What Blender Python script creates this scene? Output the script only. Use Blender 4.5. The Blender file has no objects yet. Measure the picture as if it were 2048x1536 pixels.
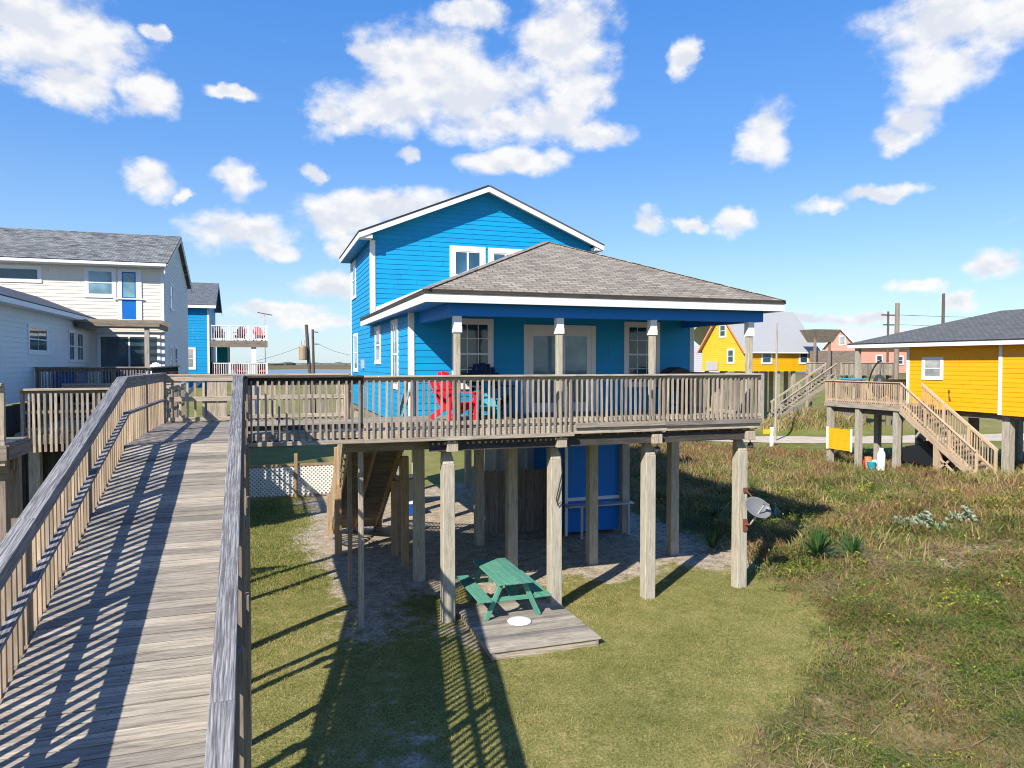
import bpy, math, random
import numpy as np
from mathutils import Vector, Matrix
R=math.radians
rng=random.Random(7); nrg=np.random.RandomState(11)
C=bpy.context.scene.collection
S=bpy.context.scene

# ------------------------------------------------------------ camera, sky, sun
FPX=1457.0
cd=bpy.data.cameras.new('camera'); cam=bpy.data.objects.new('camera',cd); C.objects.link(cam)
cd.sensor_width=36.0; cd.lens=36.0*FPX/2048.0; cd.clip_start=0.05; cd.clip_end=9000
cam.location=(0,0,5.2)
cam.rotation_euler=(R(90)-math.atan(43/FPX),0,R(-18.7))
S.camera=cam
SUN_EL=R(37.0); SUN_H=(0.765,0.644)          # the sun's light travels towards +X +Y
sl=bpy.data.lights.new('sun','SUN'); sl.energy=5.0; sl.angle=R(0.53); sl.color=(1.0,0.93,0.82)
so=bpy.data.objects.new('sun',sl); C.objects.link(so)
sd=Vector((SUN_H[0]*math.cos(SUN_EL),SUN_H[1]*math.cos(SUN_EL),-math.sin(SUN_EL)))
so.rotation_euler=sd.to_track_quat('-Z','Y').to_euler(); so.location=(-20,-20,30)
S.view_settings.view_transform='Standard'; S.view_settings.look='None'
S.view_settings.exposure=0.68; S.view_settings.gamma=1.0; S.view_settings.use_curve_mapping=False
S.cycles.filter_width=1.1; S.cycles.max_bounces=6; S.cycles.diffuse_bounces=3; S.cycles.glossy_bounces=2
S.cycles.transparent_max_bounces=6

class NT:
    """short-hand for building node trees"""
    def __init__(s,nt): s.nt=nt; nt.nodes.clear()
    def n(s,t,**kw):
        nd=s.nt.nodes.new(t)
        for k,v in kw.items():
            if k.startswith('i_'):
                key=k[2:]; key=int(key) if key.isdigit() else key.replace('_',' ')
                sk=nd.inputs[key]
                if hasattr(v,'links') or isinstance(v,bpy.types.NodeSocket): s.nt.links.new(v,sk)
                else: sk.default_value=v
            else: setattr(nd,k,v)
        return nd
    def math(s,op,a,b=0.0,c=None,clamp=False):
        kw=dict(i_0=a,i_1=b)
        if c is not None: kw['i_2']=c
        nd=s.n('ShaderNodeMath',operation=op,**kw); nd.use_clamp=clamp
        return nd.outputs[0]
    def mix(s,f,a,b,bt='MIX'):
        nd=s.n('ShaderNodeMixRGB',blend_type=bt,i_Fac=f,i_Color1=a,i_Color2=b); return nd.outputs[0]
    def ramp(s,f,stops):
        nd=s.n('ShaderNodeValToRGB',i_Fac=f); e=nd.color_ramp.elements
        while len(e)<len(stops): e.new(0.5)
        for q,(p,c) in zip(e,stops):
            q.position=p; q.color=c if len(c)==4 else (*c,1)
        return nd.outputs[0]
    def noise(s,vec,scale,detail=4,rough=0.55,**kw):
        nd=s.n('ShaderNodeTexNoise',i_Scale=scale,i_Detail=detail,i_Roughness=rough,**kw)
        if vec is not None: s.nt.links.new(vec,nd.inputs['Vector'])
        return nd.outputs['Fac']

def smooth(N,x,a,b):
    nd=N.n('ShaderNodeMapRange',i_0=x,i_1=a,i_2=b); nd.interpolation_type='SMOOTHSTEP'
    return nd.outputs[0]

# sky: (azimuth from +Y, elevation, half width, half height) of every cumulus lobe
CLOUDS=[(-0.252,0.36,0.0712,0.0467),(-0.19,0.36,0.0512,0.0434),(-0.214,0.31,0.0424,0.0262),(-0.13,0.318,0.0328,0.0261),(-0.126,0.224,0.0358,0.022),(-0.09,0.207,0.0114,0.0083),(-0.031,0.229,0.0275,0.0216),(0.061,0.241,0.0203,0.0123),(-0.124,0.384,0.0121,0.0088),(0.216,0.381,0.1001,0.0459),(0.162,0.335,0.0857,0.0355),(0.276,0.348,0.1012,0.0444),(0.097,0.31,0.0419,0.0249),(0.31,0.312,0.0881,0.0256),(0.401,0.405,0.0673,0.0563),(0.412,0.35,0.0505,0.0383),(0.439,0.299,0.0443,0.0195),(0.378,0.318,0.0609,0.0255),(0.324,0.268,0.0734,0.0188),(0.27,0.436,0.0472,0.0219),(0.136,0.391,0.0392,0.0135),(0.553,0.384,0.0206,0.028),(0.655,0.285,0.0341,0.0317),(0.798,0.263,0.027,0.0179),(0.825,0.279,0.0314,0.0219),(0.857,0.375,0.0831,0.0425),(0.855,0.33,0.0531,0.0322),(0.915,0.373,0.0375,0.029),(0.735,0.199,0.0316,0.0108),(0.786,0.201,0.0438,0.0105),(0.512,0.185,0.0263,0.0167),(0.619,0.185,0.0325,0.0163),(0.561,0.184,0.0168,0.0089),(0.91,0.108,0.0295,0.0191),(0.838,0.093,0.026,0.0106),(0.876,0.072,0.0159,0.0116),(0.148,0.208,0.0889,0.0255),(0.096,0.192,0.0613,0.0267),(0.112,0.155,0.0293,0.0181),(-0.023,0.167,0.0632,0.0273),(0.01,0.144,0.0382,0.0139),(0.082,0.101,0.0502,0.0209),(0.019,0.067,0.0683,0.013),(0.063,0.053,0.0638,0.0105),(0.788,0.051,0.0494,0.0079),(0.195,0.272,0.0167,0.0112),(-0.039,0.33,0.0296,0.0079),(0.696,0.054,0.0476,0.0064)]
def build_world():
    w=bpy.data.worlds.new('World'); S.world=w; w.use_nodes=True
    N=NT(w.node_tree)
    sky=N.n('ShaderNodeTexSky',sky_type='NISHITA'); sky.sun_disc=False
    sky.sun_elevation=SUN_EL; sky.sun_rotation=math.atan2(-SUN_H[0],-SUN_H[1])
    sky.altitude=0; sky.air_density=1.0; sky.dust_density=0.35; sky.ozone_density=2.2
    blue=N.n('ShaderNodeHueSaturation',i_Hue=0.508,i_Saturation=1.3,i_Value=1.1,i_Color=sky.outputs[0]).outputs[0]
    tc=N.n('ShaderNodeTexCoord').outputs['Generated']
    sp=N.n('ShaderNodeSeparateXYZ',i_0=tc)
    az=N.math('ARCTAN2',sp.outputs[0],sp.outputs[1]); el=N.math('ARCSINE',sp.outputs[2])
    p=N.n('ShaderNodeCombineXYZ',i_0=az,i_1=el,i_2=0.0).outputs[0]
    # ragged outlines: warp the angular position before measuring distance to the lobes
    wn=N.n('ShaderNodeTexNoise',i_Scale=16.0,i_Detail=5.0,i_Roughness=0.6,i_Vector=p)
    wv=N.n('ShaderNodeVectorMath',operation='SUBTRACT',i_0=wn.outputs['Color'],i_1=(0.5,0.5,0.5)).outputs[0]
    pw=N.n('ShaderNodeVectorMath',operation='MULTIPLY_ADD',i_0=wv,i_1=(0.075,0.045,0.0),i_2=p).outputs[0]
    acc=None
    for a,e,ra,re in CLOUDS:
        v=N.n('ShaderNodeVectorMath',operation='MULTIPLY_ADD',i_0=pw,i_1=(1/(ra*1.1),1/(re*1.1),0),i_2=(-a/(ra*1.1),-e/(re*1.1),0)).outputs[0]
        l=N.n('ShaderNodeVectorMath',operation='LENGTH',i_0=v).outputs['Value']
        acc=l if acc is None else N.n('ShaderNodeMath',operation='SMOOTH_MIN',i_0=acc,i_1=l,i_2=0.25).outputs[0]
    fld=N.math('SUBTRACT',1.0,acc)
    n1=N.noise(N.n('ShaderNodeVectorMath',operation='MULTIPLY',i_0=p,i_1=(1,1.5,1)).outputs[0],14.0,8,0.57)
    n2=N.noise(N.n('ShaderNodeVectorMath',operation='MULTIPLY_ADD',i_0=p,i_1=(1,1.5,1),i_2=(0.006,0.022,0)).outputs[0],14.0,4,0.5)
    d=N.math('ADD',fld,N.math('MULTIPLY',N.math('SUBTRACT',n1,0.5),1.9))
    alpha=smooth(N,d,-0.16,0.58)
    # small wisps anywhere else on the sky
    n3=N.noise(N.n('ShaderNodeVectorMath',operation='MULTIPLY',i_0=p,i_1=(1,2.2,1)).outputs[0],9.0,8,0.6)
    wis=N.math('MULTIPLY',smooth(N,n3,0.66,0.84),0.35)
    azure=N.ramp(N.math('MULTIPLY',el,1.0/0.9),[(0.0,(0.58,0.80,1.0)),(0.10,(0.42,0.68,1.0)),(0.30,(0.19,0.455,1.0)),(0.52,(0.095,0.35,0.98)),(1.0,(0.05,0.22,0.75))])
    azure=N.n('ShaderNodeVectorMath',operation='SCALE',i_0=azure,i_Scale=5.2).outputs[0]
    blue=N.mix(0.62,blue,azure)
    haze=N.math('MULTIPLY',smooth(N,el,0.16,0.0),0.35)
    lit=smooth(N,N.math('ADD',N.math('MULTIPLY',N.math('SUBTRACT',n1,n2),2.4),N.math('MULTIPLY',d,-0.28)),-0.42,0.12)
    ccol=N.mix(lit,(4.3,4.5,4.95,1),(5.6,5.55,5.5,1))
    c0=N.mix(haze,blue,(3.1,4.2,5.3,1))
    c1=N.mix(wis,c0,(4.6,4.9,5.2,1))
    c2=N.mix(N.math('MULTIPLY',alpha,0.96),c1,ccol)
    bg=N.n('ShaderNodeBackground',i_Color=c2,i_Strength=0.112)
    out=N.n('ShaderNodeOutputWorld',i_Surface=bg.outputs[0])
build_world()

# ------------------------------------------------------------ materials
M={}
def newmat(name):
    m=bpy.data.materials.new(name); m.use_nodes=True; M[name]=m; return m,NT(m.node_tree)
def finish(N,col,rough=0.7,bump=None,bstr=0.3,bdist=0.01,spec=0.4,metal=0.0):
    b=N.n('ShaderNodeBsdfPrincipled')
    for k,v in (('Base Color',col),('Roughness',rough),('Specular IOR Level',spec),('Metallic',metal)):
        if isinstance(v,bpy.types.NodeSocket): N.nt.links.new(v,b.inputs[k])
        else: b.inputs[k].default_value=(*v,1) if (k=='Base Color' and len(v)==3) else v
    if bump is not None:
        bp=N.n('ShaderNodeBump',i_Strength=bstr,i_Distance=bdist,i_Height=bump)
        N.nt.links.new(bp.outputs[0],b.inputs['Normal'])
    N.n('ShaderNodeOutputMaterial',i_Surface=b.outputs[0])
    return b
def wood(name,dark,mid,light,rough=0.85,stain=0.5,var=0.35,WARP=3.0,VS=30):
    m,N=newmat(name)
    uv=N.n('ShaderNodeTexCoord').outputs['UV']
    rnd=N.n('ShaderNodeNewGeometry').outputs['Random Per Island']
    v=N.n('ShaderNodeVectorMath',operation='MULTIPLY',i_0=uv,i_1=(1.9,VS,1)).outputs[0]
    wv=N.n('ShaderNodeVectorMath',operation='MULTIPLY',i_0=uv,i_1=(1.0,4.0,1)).outputs[0]
    warp=N.noise(wv,1.6,3,0.5)
    v2=N.n('ShaderNodeVectorMath',operation='ADD',i_0=v,i_1=N.n('ShaderNodeCombineXYZ',i_0=0.0,i_1=N.math('MULTIPLY',warp,WARP),i_2=N.math('MULTIPLY',rnd,40)).outputs[0]).outputs[0]
    g=N.noise(v2,1.0,6,0.65)
    fine=N.noise(N.n('ShaderNodeVectorMath',operation='MULTIPLY',i_0=uv,i_1=(6,160,1)).outputs[0],1.0,3,0.6)
    blot=N.noise(N.n('ShaderNodeVectorMath',operation='MULTIPLY',i_0=uv,i_1=(1.3,5,1)).outputs[0],1.2,5,0.6)
    gg=N.math('ADD',N.math('MULTIPLY',g,0.7),N.math('MULTIPLY',fine,0.3))
    col=N.ramp(gg,[(0.30,dark),(0.47,mid),(0.66,light)])
    f=N.math('MULTIPLY',smooth(N,blot,0.5,0.78),stain)
    col=N.mix(f,col,tuple(c*0.45 for c in dark)+(1,))
    k=N.math('ADD',1.0-var*0.5,N.math('MULTIPLY',rnd,var))
    col=N.mix(1.0,col,N.n('ShaderNodeCombineXYZ',i_0=k,i_1=N.math('ADD',k,N.math('MULTIPLY',N.math('SUBTRACT',rnd,0.5),-0.04)),i_2=N.math('ADD',k,N.math('MULTIPLY',N.math('SUBTRACT',rnd,0.5),-0.12))).outputs[0],'MULTIPLY')
    finish(N,col,rough,gg,0.5,0.006,0.25)
wood('deck_wood',(0.085,0.074,0.06),(0.25,0.222,0.183),(0.41,0.37,0.31),stain=0.45,var=0.75,WARP=4.0,VS=48)
wood('rail_wood',(0.105,0.085,0.066),(0.27,0.228,0.182),(0.44,0.383,0.315),stain=0.5,var=0.7,VS=42)
wood('cap_wood',(0.028,0.028,0.032),(0.125,0.125,0.132),(0.40,0.395,0.39),stain=0.3,var=0.35,WARP=2.0,VS=75)
wood('tan_wood',(0.20,0.145,0.095),(0.38,0.285,0.195),(0.52,0.405,0.285),stain=0.3,var=0.55)
wood('dark_wood',(0.02,0.018,0.017),(0.045,0.04,0.037),(0.085,0.075,0.066),stain=0.3,var=0.3)
wood('pile_wood',(0.15,0.132,0.102),(0.31,0.283,0.228),(0.45,0.42,0.35),stain=0.45,var=0.45)
wood('frame_wood',(0.10,0.08,0.062),(0.20,0.165,0.13),(0.31,0.26,0.21),stain=0.4,var=0.3)
wood('new_pine',(0.15,0.10,0.055),(0.30,0.205,0.12),(0.43,0.31,0.19),stain=0.3,var=0.3)
wood('fence_wood',(0.09,0.075,0.065),(0.19,0.155,0.135),(0.30,0.25,0.22),stain=0.5,var=0.4)
wood('green_paint_wood',(0.045,0.175,0.12),(0.072,0.235,0.17),(0.13,0.31,0.24),stain=0.35,var=0.25)
wood('pole_wood',(0.04,0.034,0.03),(0.09,0.075,0.065),(0.15,0.125,0.105),stain=0.3,var=0.1)

def paint(name,col,rough=0.55,var=0.10,dirt=0.12,scale=1.5):
    m,N=newmat(name)
    pos=N.n('ShaderNodeNewGeometry').outputs['Position']
    n=N.noise(pos,scale,5,0.6)
    st=N.noise(N.n('ShaderNodeVectorMath',operation='MULTIPLY',i_0=pos,i_1=(3.0,3.0,0.35)).outputs[0],1.0,5,0.6)
    rnd=N.n('ShaderNodeNewGeometry').outputs['Random Per Island']
    k=N.math('ADD',1.0-var,N.math('ADD',N.math('MULTIPLY',n,var*1.2),N.math('MULTIPLY',rnd,var*0.6)))
    c=N.mix(1.0,(*col,1),N.n('ShaderNodeCombineXYZ',i_0=k,i_1=k,i_2=k).outputs[0],'MULTIPLY')
    c=N.mix(N.math('MULTIPLY',smooth(N,st,0.5,0.8),dirt),c,(col[0]*0.45+0.02,col[1]*0.45+0.02,col[2]*0.42+0.015,1))
    fine=N.noise(pos,60,3,0.6)
    finish(N,c,rough,fine,0.10,0.004,0.35)
paint('blue_siding',(0.002,0.285,0.57),0.5,0.14,0.16)
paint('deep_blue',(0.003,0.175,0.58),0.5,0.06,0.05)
paint('white_trim',(0.74,0.73,0.715),0.5,0.05,0.08)
paint('cream_siding',(0.70,0.645,0.56),0.6,0.06,0.12)
paint('pale_siding',(0.66,0.67,0.66),0.6,0.06,0.10)
paint('yellow_siding',(0.80,0.365,0.004),0.55,0.08,0.08)
paint('sunlit_yellow_siding',(0.82,0.44,0.03),0.55,0.08,0.08)
paint('pink_siding',(0.72,0.33,0.25),0.6,0.08,0.1)
paint('lavender_siding',(0.60,0.58,0.66),0.6,0.06,0.1)
paint('teal_paint',(0.01,0.42,0.36),0.5,0.05,0.05)
paint('door_blue',(0.005,0.14,0.50),0.4,0.05,0.05)
paint('red_plastic',(0.62,0.012,0.03),0.45,0.05,0.03)
paint('pink_red_plastic',(0.62,0.09,0.08),0.5,0.06,0.03)
paint('teal_plastic',(0.01,0.30,0.42),0.45,0.05,0.03)
paint('navy_plastic',(0.02,0.035,0.075),0.45,0.05,0.03)
paint('charcoal_plastic',(0.035,0.04,0.045),0.5,0.05,0.05)
paint('white_plastic',(0.82,0.82,0.80),0.4,0.03,0.03)
paint('blue_plastic',(0.01,0.07,0.34),0.45,0.05,0.06)
paint('grey_metal_paint',(0.42,0.43,0.44),0.4,0.08,0.2)
paint('tarp_grey',(0.05,0.055,0.07),0.75,0.1,0.1)
paint('transformer_tan',(0.36,0.26,0.17),0.5,0.08,0.2)
paint('black_cover',(0.012,0.013,0.016),0.55,0.1,0.0)
paint('sign_yellow',(0.80,0.50,0.02),0.5,0.05,0.05)
paint('rust_metal',(0.17,0.065,0.035),0.8,0.3,0.3,12)
paint('dish_grey',(0.16,0.165,0.17),0.35,0.06,0.12,6)
paint('wire_black',(0.02,0.02,0.02),0.6,0,0)
paint('orange_plastic',(0.75,0.25,0.12),0.5,0.05,0)
def glass(name,col,rough=0.06):
    m,N=newmat(name)
    pos=N.n('ShaderNodeNewGeometry').outputs['Position']
    n=N.noise(pos,1.2,3,0.5)
    c=N.mix(smooth(N,n,0.35,0.7),(*col,1),(col[0]*2.2,col[1]*2.0,col[2]*1.9,1))
    finish(N,c,rough,N.noise(pos,2.2,2,0.5),0.12,0.02,0.7)
glass('dark_glass',(0.018,0.045,0.060)); glass('pale_glass',(0.10,0.19,0.24)); glass('blue_glass',(0.02,0.07,0.13)); glass('blind_glass',(0.20,0.22,0.22),0.15)
def shingle(name,c1,c2,c3):
    m,N=newmat(name)
    uv=N.n('ShaderNodeTexCoord').outputs['UV']
    jit=N.noise(uv,3.0,2,0.5)
    br=N.n('ShaderNodeTexBrick',i_Vector=uv,i_Color1=(*c1,1),i_Color2=(*c2,1),i_Mortar=(c1[0]*0.35,c1[1]*0.35,c1[2]*0.35,1),i_Scale=1.0,i_Mortar_Size=0.012,i_Mortar_Smooth=0.25,i_Bias=0.0,i_Brick_Width=0.27,i_Row_Height=0.135)
    br.offset=0.5; br.squash=1.0
    br2=N.n('ShaderNodeTexBrick',i_Vector=N.n('ShaderNodeVectorMath',operation='ADD',i_0=uv,i_1=(0.083,0,0)).outputs[0],i_Color1=(0,0,0,1),i_Color2=(1,1,1,1),i_Mortar=(0,0,0,1),i_Scale=1.0,i_Mortar_Size=0.0,i_Brick_Width=0.19,i_Row_Height=0.135)
    n=N.noise(uv,1.1,5,0.6); gr=N.noise(uv,90,2,0.6)
    c=N.mix(N.math('MULTIPLY',br2.outputs['Color'],0.55),br.outputs['Color'],(*c3,1))
    c=N.mix(N.math('MULTIPLY',smooth(N,n,0.42,0.75),0.35),c,(c1[0]*0.6,c1[1]*0.6,c1[2]*0.62,1))
    k=N.math('ADD',0.75,N.math('MULTIPLY',gr,0.5))
    c=N.mix(1.0,c,N.n('ShaderNodeCombineXYZ',i_0=k,i_1=k,i_2=k).outputs[0],'MULTIPLY')
    h=N.math('SUBTRACT',N.math('MULTIPLY',gr,0.3),br.outputs['Fac'])
    finish(N,c,0.92,h,0.7,0.012,0.15)
shingle('brown_shingle',(0.185,0.16,0.132),(0.38,0.335,0.28),(0.275,0.242,0.20))
shingle('grey_shingle',(0.06,0.066,0.07),(0.34,0.35,0.35),(0.17,0.18,0.18))
shingle('slate_shingle',(0.10,0.115,0.135),(0.17,0.19,0.215),(0.14,0.155,0.175))
shingle('charcoal_shingle',(0.10,0.107,0.112),(0.145,0.152,0.158),(0.125,0.13,0.136))
def metalroof(name,col):
    m,N=newmat(name)
    uv=N.n('ShaderNodeTexCoord').outputs['UV']
    w=N.n('ShaderNodeTexWave',i_Vector=uv,i_Scale=1.1,wave_type='BANDS',bands_direction='X').outputs['Fac']
    n=N.noise(uv,0.8,4,0.6)
    c=N.mix(N.math('MULTIPLY',n,0.3),(*col,1),(col[0]*0.7,col[1]*0.7,col[2]*0.72,1))
    finish(N,c,0.45,smooth(N,w,0.85,1.0),0.4,0.02,0.4)
metalroof('metal_roof',(0.36,0.365,0.365)); metalroof('pale_roof',(0.46,0.48,0.46))
# plants
def leafmat(name,cols,trans=0.25,rough=0.6):
    m,N=newmat(name)
    at=N.n('ShaderNodeAttribute',attribute_name='rnd').outputs['Fac']
    pos=N.n('ShaderNodeNewGeometry').outputs['Position']
    n=N.noise(pos,0.55,4,0.6)
    f=N.math('ADD',N.math('MULTIPLY',at,0.62),N.math('MULTIPLY',N.math('SUBTRACT',n,0.5),1.1))
    f=N.math('ADD',f,0.19)
    col=N.ramp(f,[(i/(len(cols)-1)*0.8+0.1,c) for i,c in enumerate(cols)])
    b=N.n('ShaderNodeBsdfPrincipled',i_Base_Color=col,i_Roughness=rough)
    b.inputs['Specular IOR Level'].default_value=0.25
    t=N.n('ShaderNodeBsdfTranslucent',i_Color=col)
    mx=N.n('ShaderNodeMixShader',i_0=trans,i_1=b.outputs[0],i_2=t.outputs[0])
    N.n('ShaderNodeOutputMaterial',i_Surface=mx.outputs[0])
leafmat('lawn_blade',[(0.095,0.13,0.022),(0.20,0.215,0.052),(0.33,0.30,0.10),(0.48,0.38,0.17)])
leafmat('dry_blade',[(0.08,0.128,0.02),(0.185,0.185,0.045),(0.31,0.245,0.105),(0.48,0.375,0.205)])
leafmat('russet_blade',[(0.11,0.085,0.04),(0.24,0.135,0.065),(0.33,0.19,0.095),(0.36,0.27,0.165)])
leafmat('weed_leaf',[(0.03,0.075,0.012),(0.075,0.135,0.02),(0.16,0.215,0.03),(0.28,0.29,0.045)])
leafmat('bright_leaf',[(0.13,0.20,0.02),(0.24,0.31,0.03),(0.38,0.40,0.04),(0.42,0.36,0.03)])
leafmat('yucca_leaf',[(0.025,0.075,0.02),(0.045,0.11,0.03),(0.08,0.15,0.045)],0.1,0.45)
leafmat('cactus_pad',[(0.20,0.26,0.17),(0.28,0.34,0.24),(0.36,0.40,0.30)],0.05)
# ------------------------------------------------------------ mesh builder
class MB:
    def __init__(s): s.v=[]; s.f=[]; s.uv=[]
    def face(s,pts,uv=None):
        i=len(s.v); s.v+= [tuple(p) for p in pts]; s.f.append(tuple(range(i,i+len(pts))))
        s.uv+= list(uv) if uv else [(0,0)]*len(pts)
    def quad_uv(s,pts,ou=0,ov=0,udir=None):
        p=[Vector(q) for q in pts]; a=p[1]-p[0]
        u=(Vector(udir) if udir else a).normalized(); n=(p[1]-p[0]).cross(p[-1]-p[0])
        w=n.cross(u).normalized()
        s.face(pts,[((q-p[0]).dot(u)+ou,(q-p[0]).dot(w)+ov) for q in p])
    def hexa(s,b,t,lax=None):
        """b,t: four bottom and four top corners (ccw from above); a closed 6-sided solid sharing vertices"""
        i=len(s.v); P=[Vector(q) for q in b]+[Vector(q) for q in t]
        s.v+=[tuple(q) for q in P]
        e=[(P[1]-P[0]),(P[3]-P[0]),(P[4]-P[0])]
        L=[q.length for q in e]; k=L.index(max(L)) if lax is None else lax
        ax=e[k].normalized(); ou=rng.random()*37; ov=rng.random()*11
        for q in ((0,3,2,1),(4,5,6,7),(0,1,5,4),(1,2,6,5),(2,3,7,6),(3,0,4,7)):
            s.f.append(tuple(i+j for j in q))
            n=(P[q[1]]-P[q[0]]).cross(P[q[2]]-P[q[0]])
            n=n.normalized() if n.length>1e-9 else Vector((0,0,1))
            if abs(n.dot(ax))>0.9:
                u=e[(k+1)%3].normalized()
            else: u=ax
            w=n.cross(u)
            s.uv+=[((P[j]-P[0]).dot(u)+ou,(P[j]-P[0]).dot(w)+ov) for j in q]
    def bb(s,x0,x1,y0,y1,z0,z1):
        s.hexa([(x0,y0,z0),(x1,y0,z0),(x1,y1,z0),(x0,y1,z0)],[(x0,y0,z1),(x1,y0,z1),(x1,y1,z1),(x0,y1,z1)])
    def beam(s,p0,p1,w,h,up=(0,0,1)):
        """bar from p0 to p1, w wide across, h along up (centred)"""
        p0=Vector(p0);p1=Vector(p1);d=(p1-p0).normalized();up=Vector(up)
        sd_=d.cross(up)
        if sd_.length<1e-6: sd_=d.cross(Vector((0,1,0)))
        sd_.normalize(); u=sd_.cross(d).normalized()
        a=sd_*(w/2); b=u*(h/2)
        s.hexa([p0-a-b,p0+a-b,p1+a-b,p1-a-b],[p0-a+b,p0+a+b,p1+a+b,p1-a+b])
    def prism(s,poly,ext):
        """closed planar polygon pushed along ext"""
        e=Vector(ext); A=[Vector(q) for q in poly]; n=len(A); i=len(s.v)
        s.v+=[tuple(q) for q in A]+[tuple(q+e) for q in A]
        nr=(A[1]-A[0]).cross(A[2]-A[0])
        fl=nr.dot(e)>0
        def put(ix,uvs):
            s.f.append(tuple(ix)); s.uv+=uvs
        u=(A[1]-A[0]).normalized(); w=nr.normalized().cross(u)
        ou=rng.random()*19
        cap=[((q-A[0]).dot(u)+ou,(q-A[0]).dot(w)) for q in A]
        r=list(range(n))
        if fl: put([i+j for j in reversed(r)],[cap[j] for j in reversed(r)]); put([i+n+j for j in r],cap)
        else: put([i+j for j in r],cap); put([i+n+j for j in reversed(r)],[cap[j] for j in reversed(r)])
        for j in r:
            k=(j+1)%n; L=(A[k]-A[j]).length; q=[i+j,i+k,i+n+k,i+n+j]; uv=[(ou,0),(ou+L,0),(ou+L,e.length),(ou,e.length)]
            if not fl: q=q[::-1]; uv=uv[::-1]
            put(q,uv)
    def tube(s,pts,r,n=8,r1=None,cap=True):
        pts=[Vector(p) for p in pts]; m=len(pts); i0=len(s.v); r1=r if r1 is None else r1
        for k,p in enumerate(pts):
            d=(pts[min(k+1,m-1)]-pts[max(k-1,0)]).normalized()
            a=d.cross(Vector((0,0,1)))
            if a.length<1e-4: a=d.cross(Vector((0,1,0)))
            a.normalize(); b=d.cross(a); rr=r+(r1-r)*k/max(1,m-1)
            s.v+=[tuple(p+a*rr*math.cos(2*math.pi*j/n)+b*rr*math.sin(2*math.pi*j/n)) for j in range(n)]
        for k in range(m-1):
            L=(pts[k+1]-pts[k]).length
            for j in range(n):
                a=i0+k*n+j; b=i0+k*n+(j+1)%n
                s.f.append((a,b,b+n,a+n)); s.uv+=[(0,j*r),(0,(j+1)*r),(L,(j+1)*r),(L,j*r)]
        if cap:
            s.f.append(tuple(i0+j for j in reversed(range(n)))); s.uv+=[(0,0)]*n
            s.f.append(tuple(i0+(m-1)*n+j for j in range(n))); s.uv+=[(0,0)]*n
    def lathe(s,prof,c=(0,0,0),n=20,M_=None):
        """profile of (radius,height) turned round the z axis"""
        i0=len(s.v); m=len(prof)
        for r,h in prof:
            for j in range(n):
                q=Vector((r*math.cos(2*math.pi*j/n),r*math.sin(2*math.pi*j/n),h))
                if M_ is not None: q=M_@q
                s.v.append(tuple(q+Vector(c)))
        for k in range(m-1):
            for j in range(n):
                a=i0+k*n+j; b=i0+k*n+(j+1)%n
                s.f.append((a,b,b+n,a+n)); s.uv+=[(j/n,k/m),((j+1)/n,k/m),((j+1)/n,(k+1)/m),(j/n,(k+1)/m)]
    def build(s,name,mat,parent=None,bevel=0.0,smooth_=False):
        me=bpy.data.meshes.new(name); me.from_pydata(s.v,[],s.f); 
        ul=me.uv_layers.new(name='UVMap'); ul.data.foreach_set('uv',np.array(s.uv,dtype=np.float32).ravel())
        me.materials.append(M[mat]); me.update()
        if smooth_: me.polygons.foreach_set('use_smooth',[True]*len(me.polygons))
        o=bpy.data.objects.new(name,me); C.objects.link(o)
        if parent is not None:
            o.parent=parent; o.matrix_parent_inverse=Matrix.Translation(-parent.location) if parent.type=='EMPTY' else Matrix()
            if parent.type=='EMPTY': o.matrix_parent_inverse=parent.matrix_basis.inverted()
        if bevel>0:
            b=o.modifiers.new('bevel','BEVEL'); b.width=bevel; b.segments=1; b.limit_method='ANGLE'
        return o
def tag(o,label,cat,group=None,kind=None):
    if label: o['label']=label
    if cat: o['category']=cat
    if group: o['group']=group
    if kind: o['kind']=kind
    return o
def thing(name,label,cat,loc=(0,0,0),group=None,rz=0):
    o=bpy.data.objects.new(name,None); C.objects.link(o); o.location=loc; o.rotation_euler=(0,0,rz); o.empty_display_size=0.2
    tag(o,label,cat,group); return o
def copy_tree(o,parent=None):
    c=o.copy(); C.objects.link(c)
    if parent is not None: c.parent=parent
    for ch in list(o.children): copy_tree(ch,c)
    return c
def relabel(o,label,mat=None):
    o['label']=label
    return o

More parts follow.
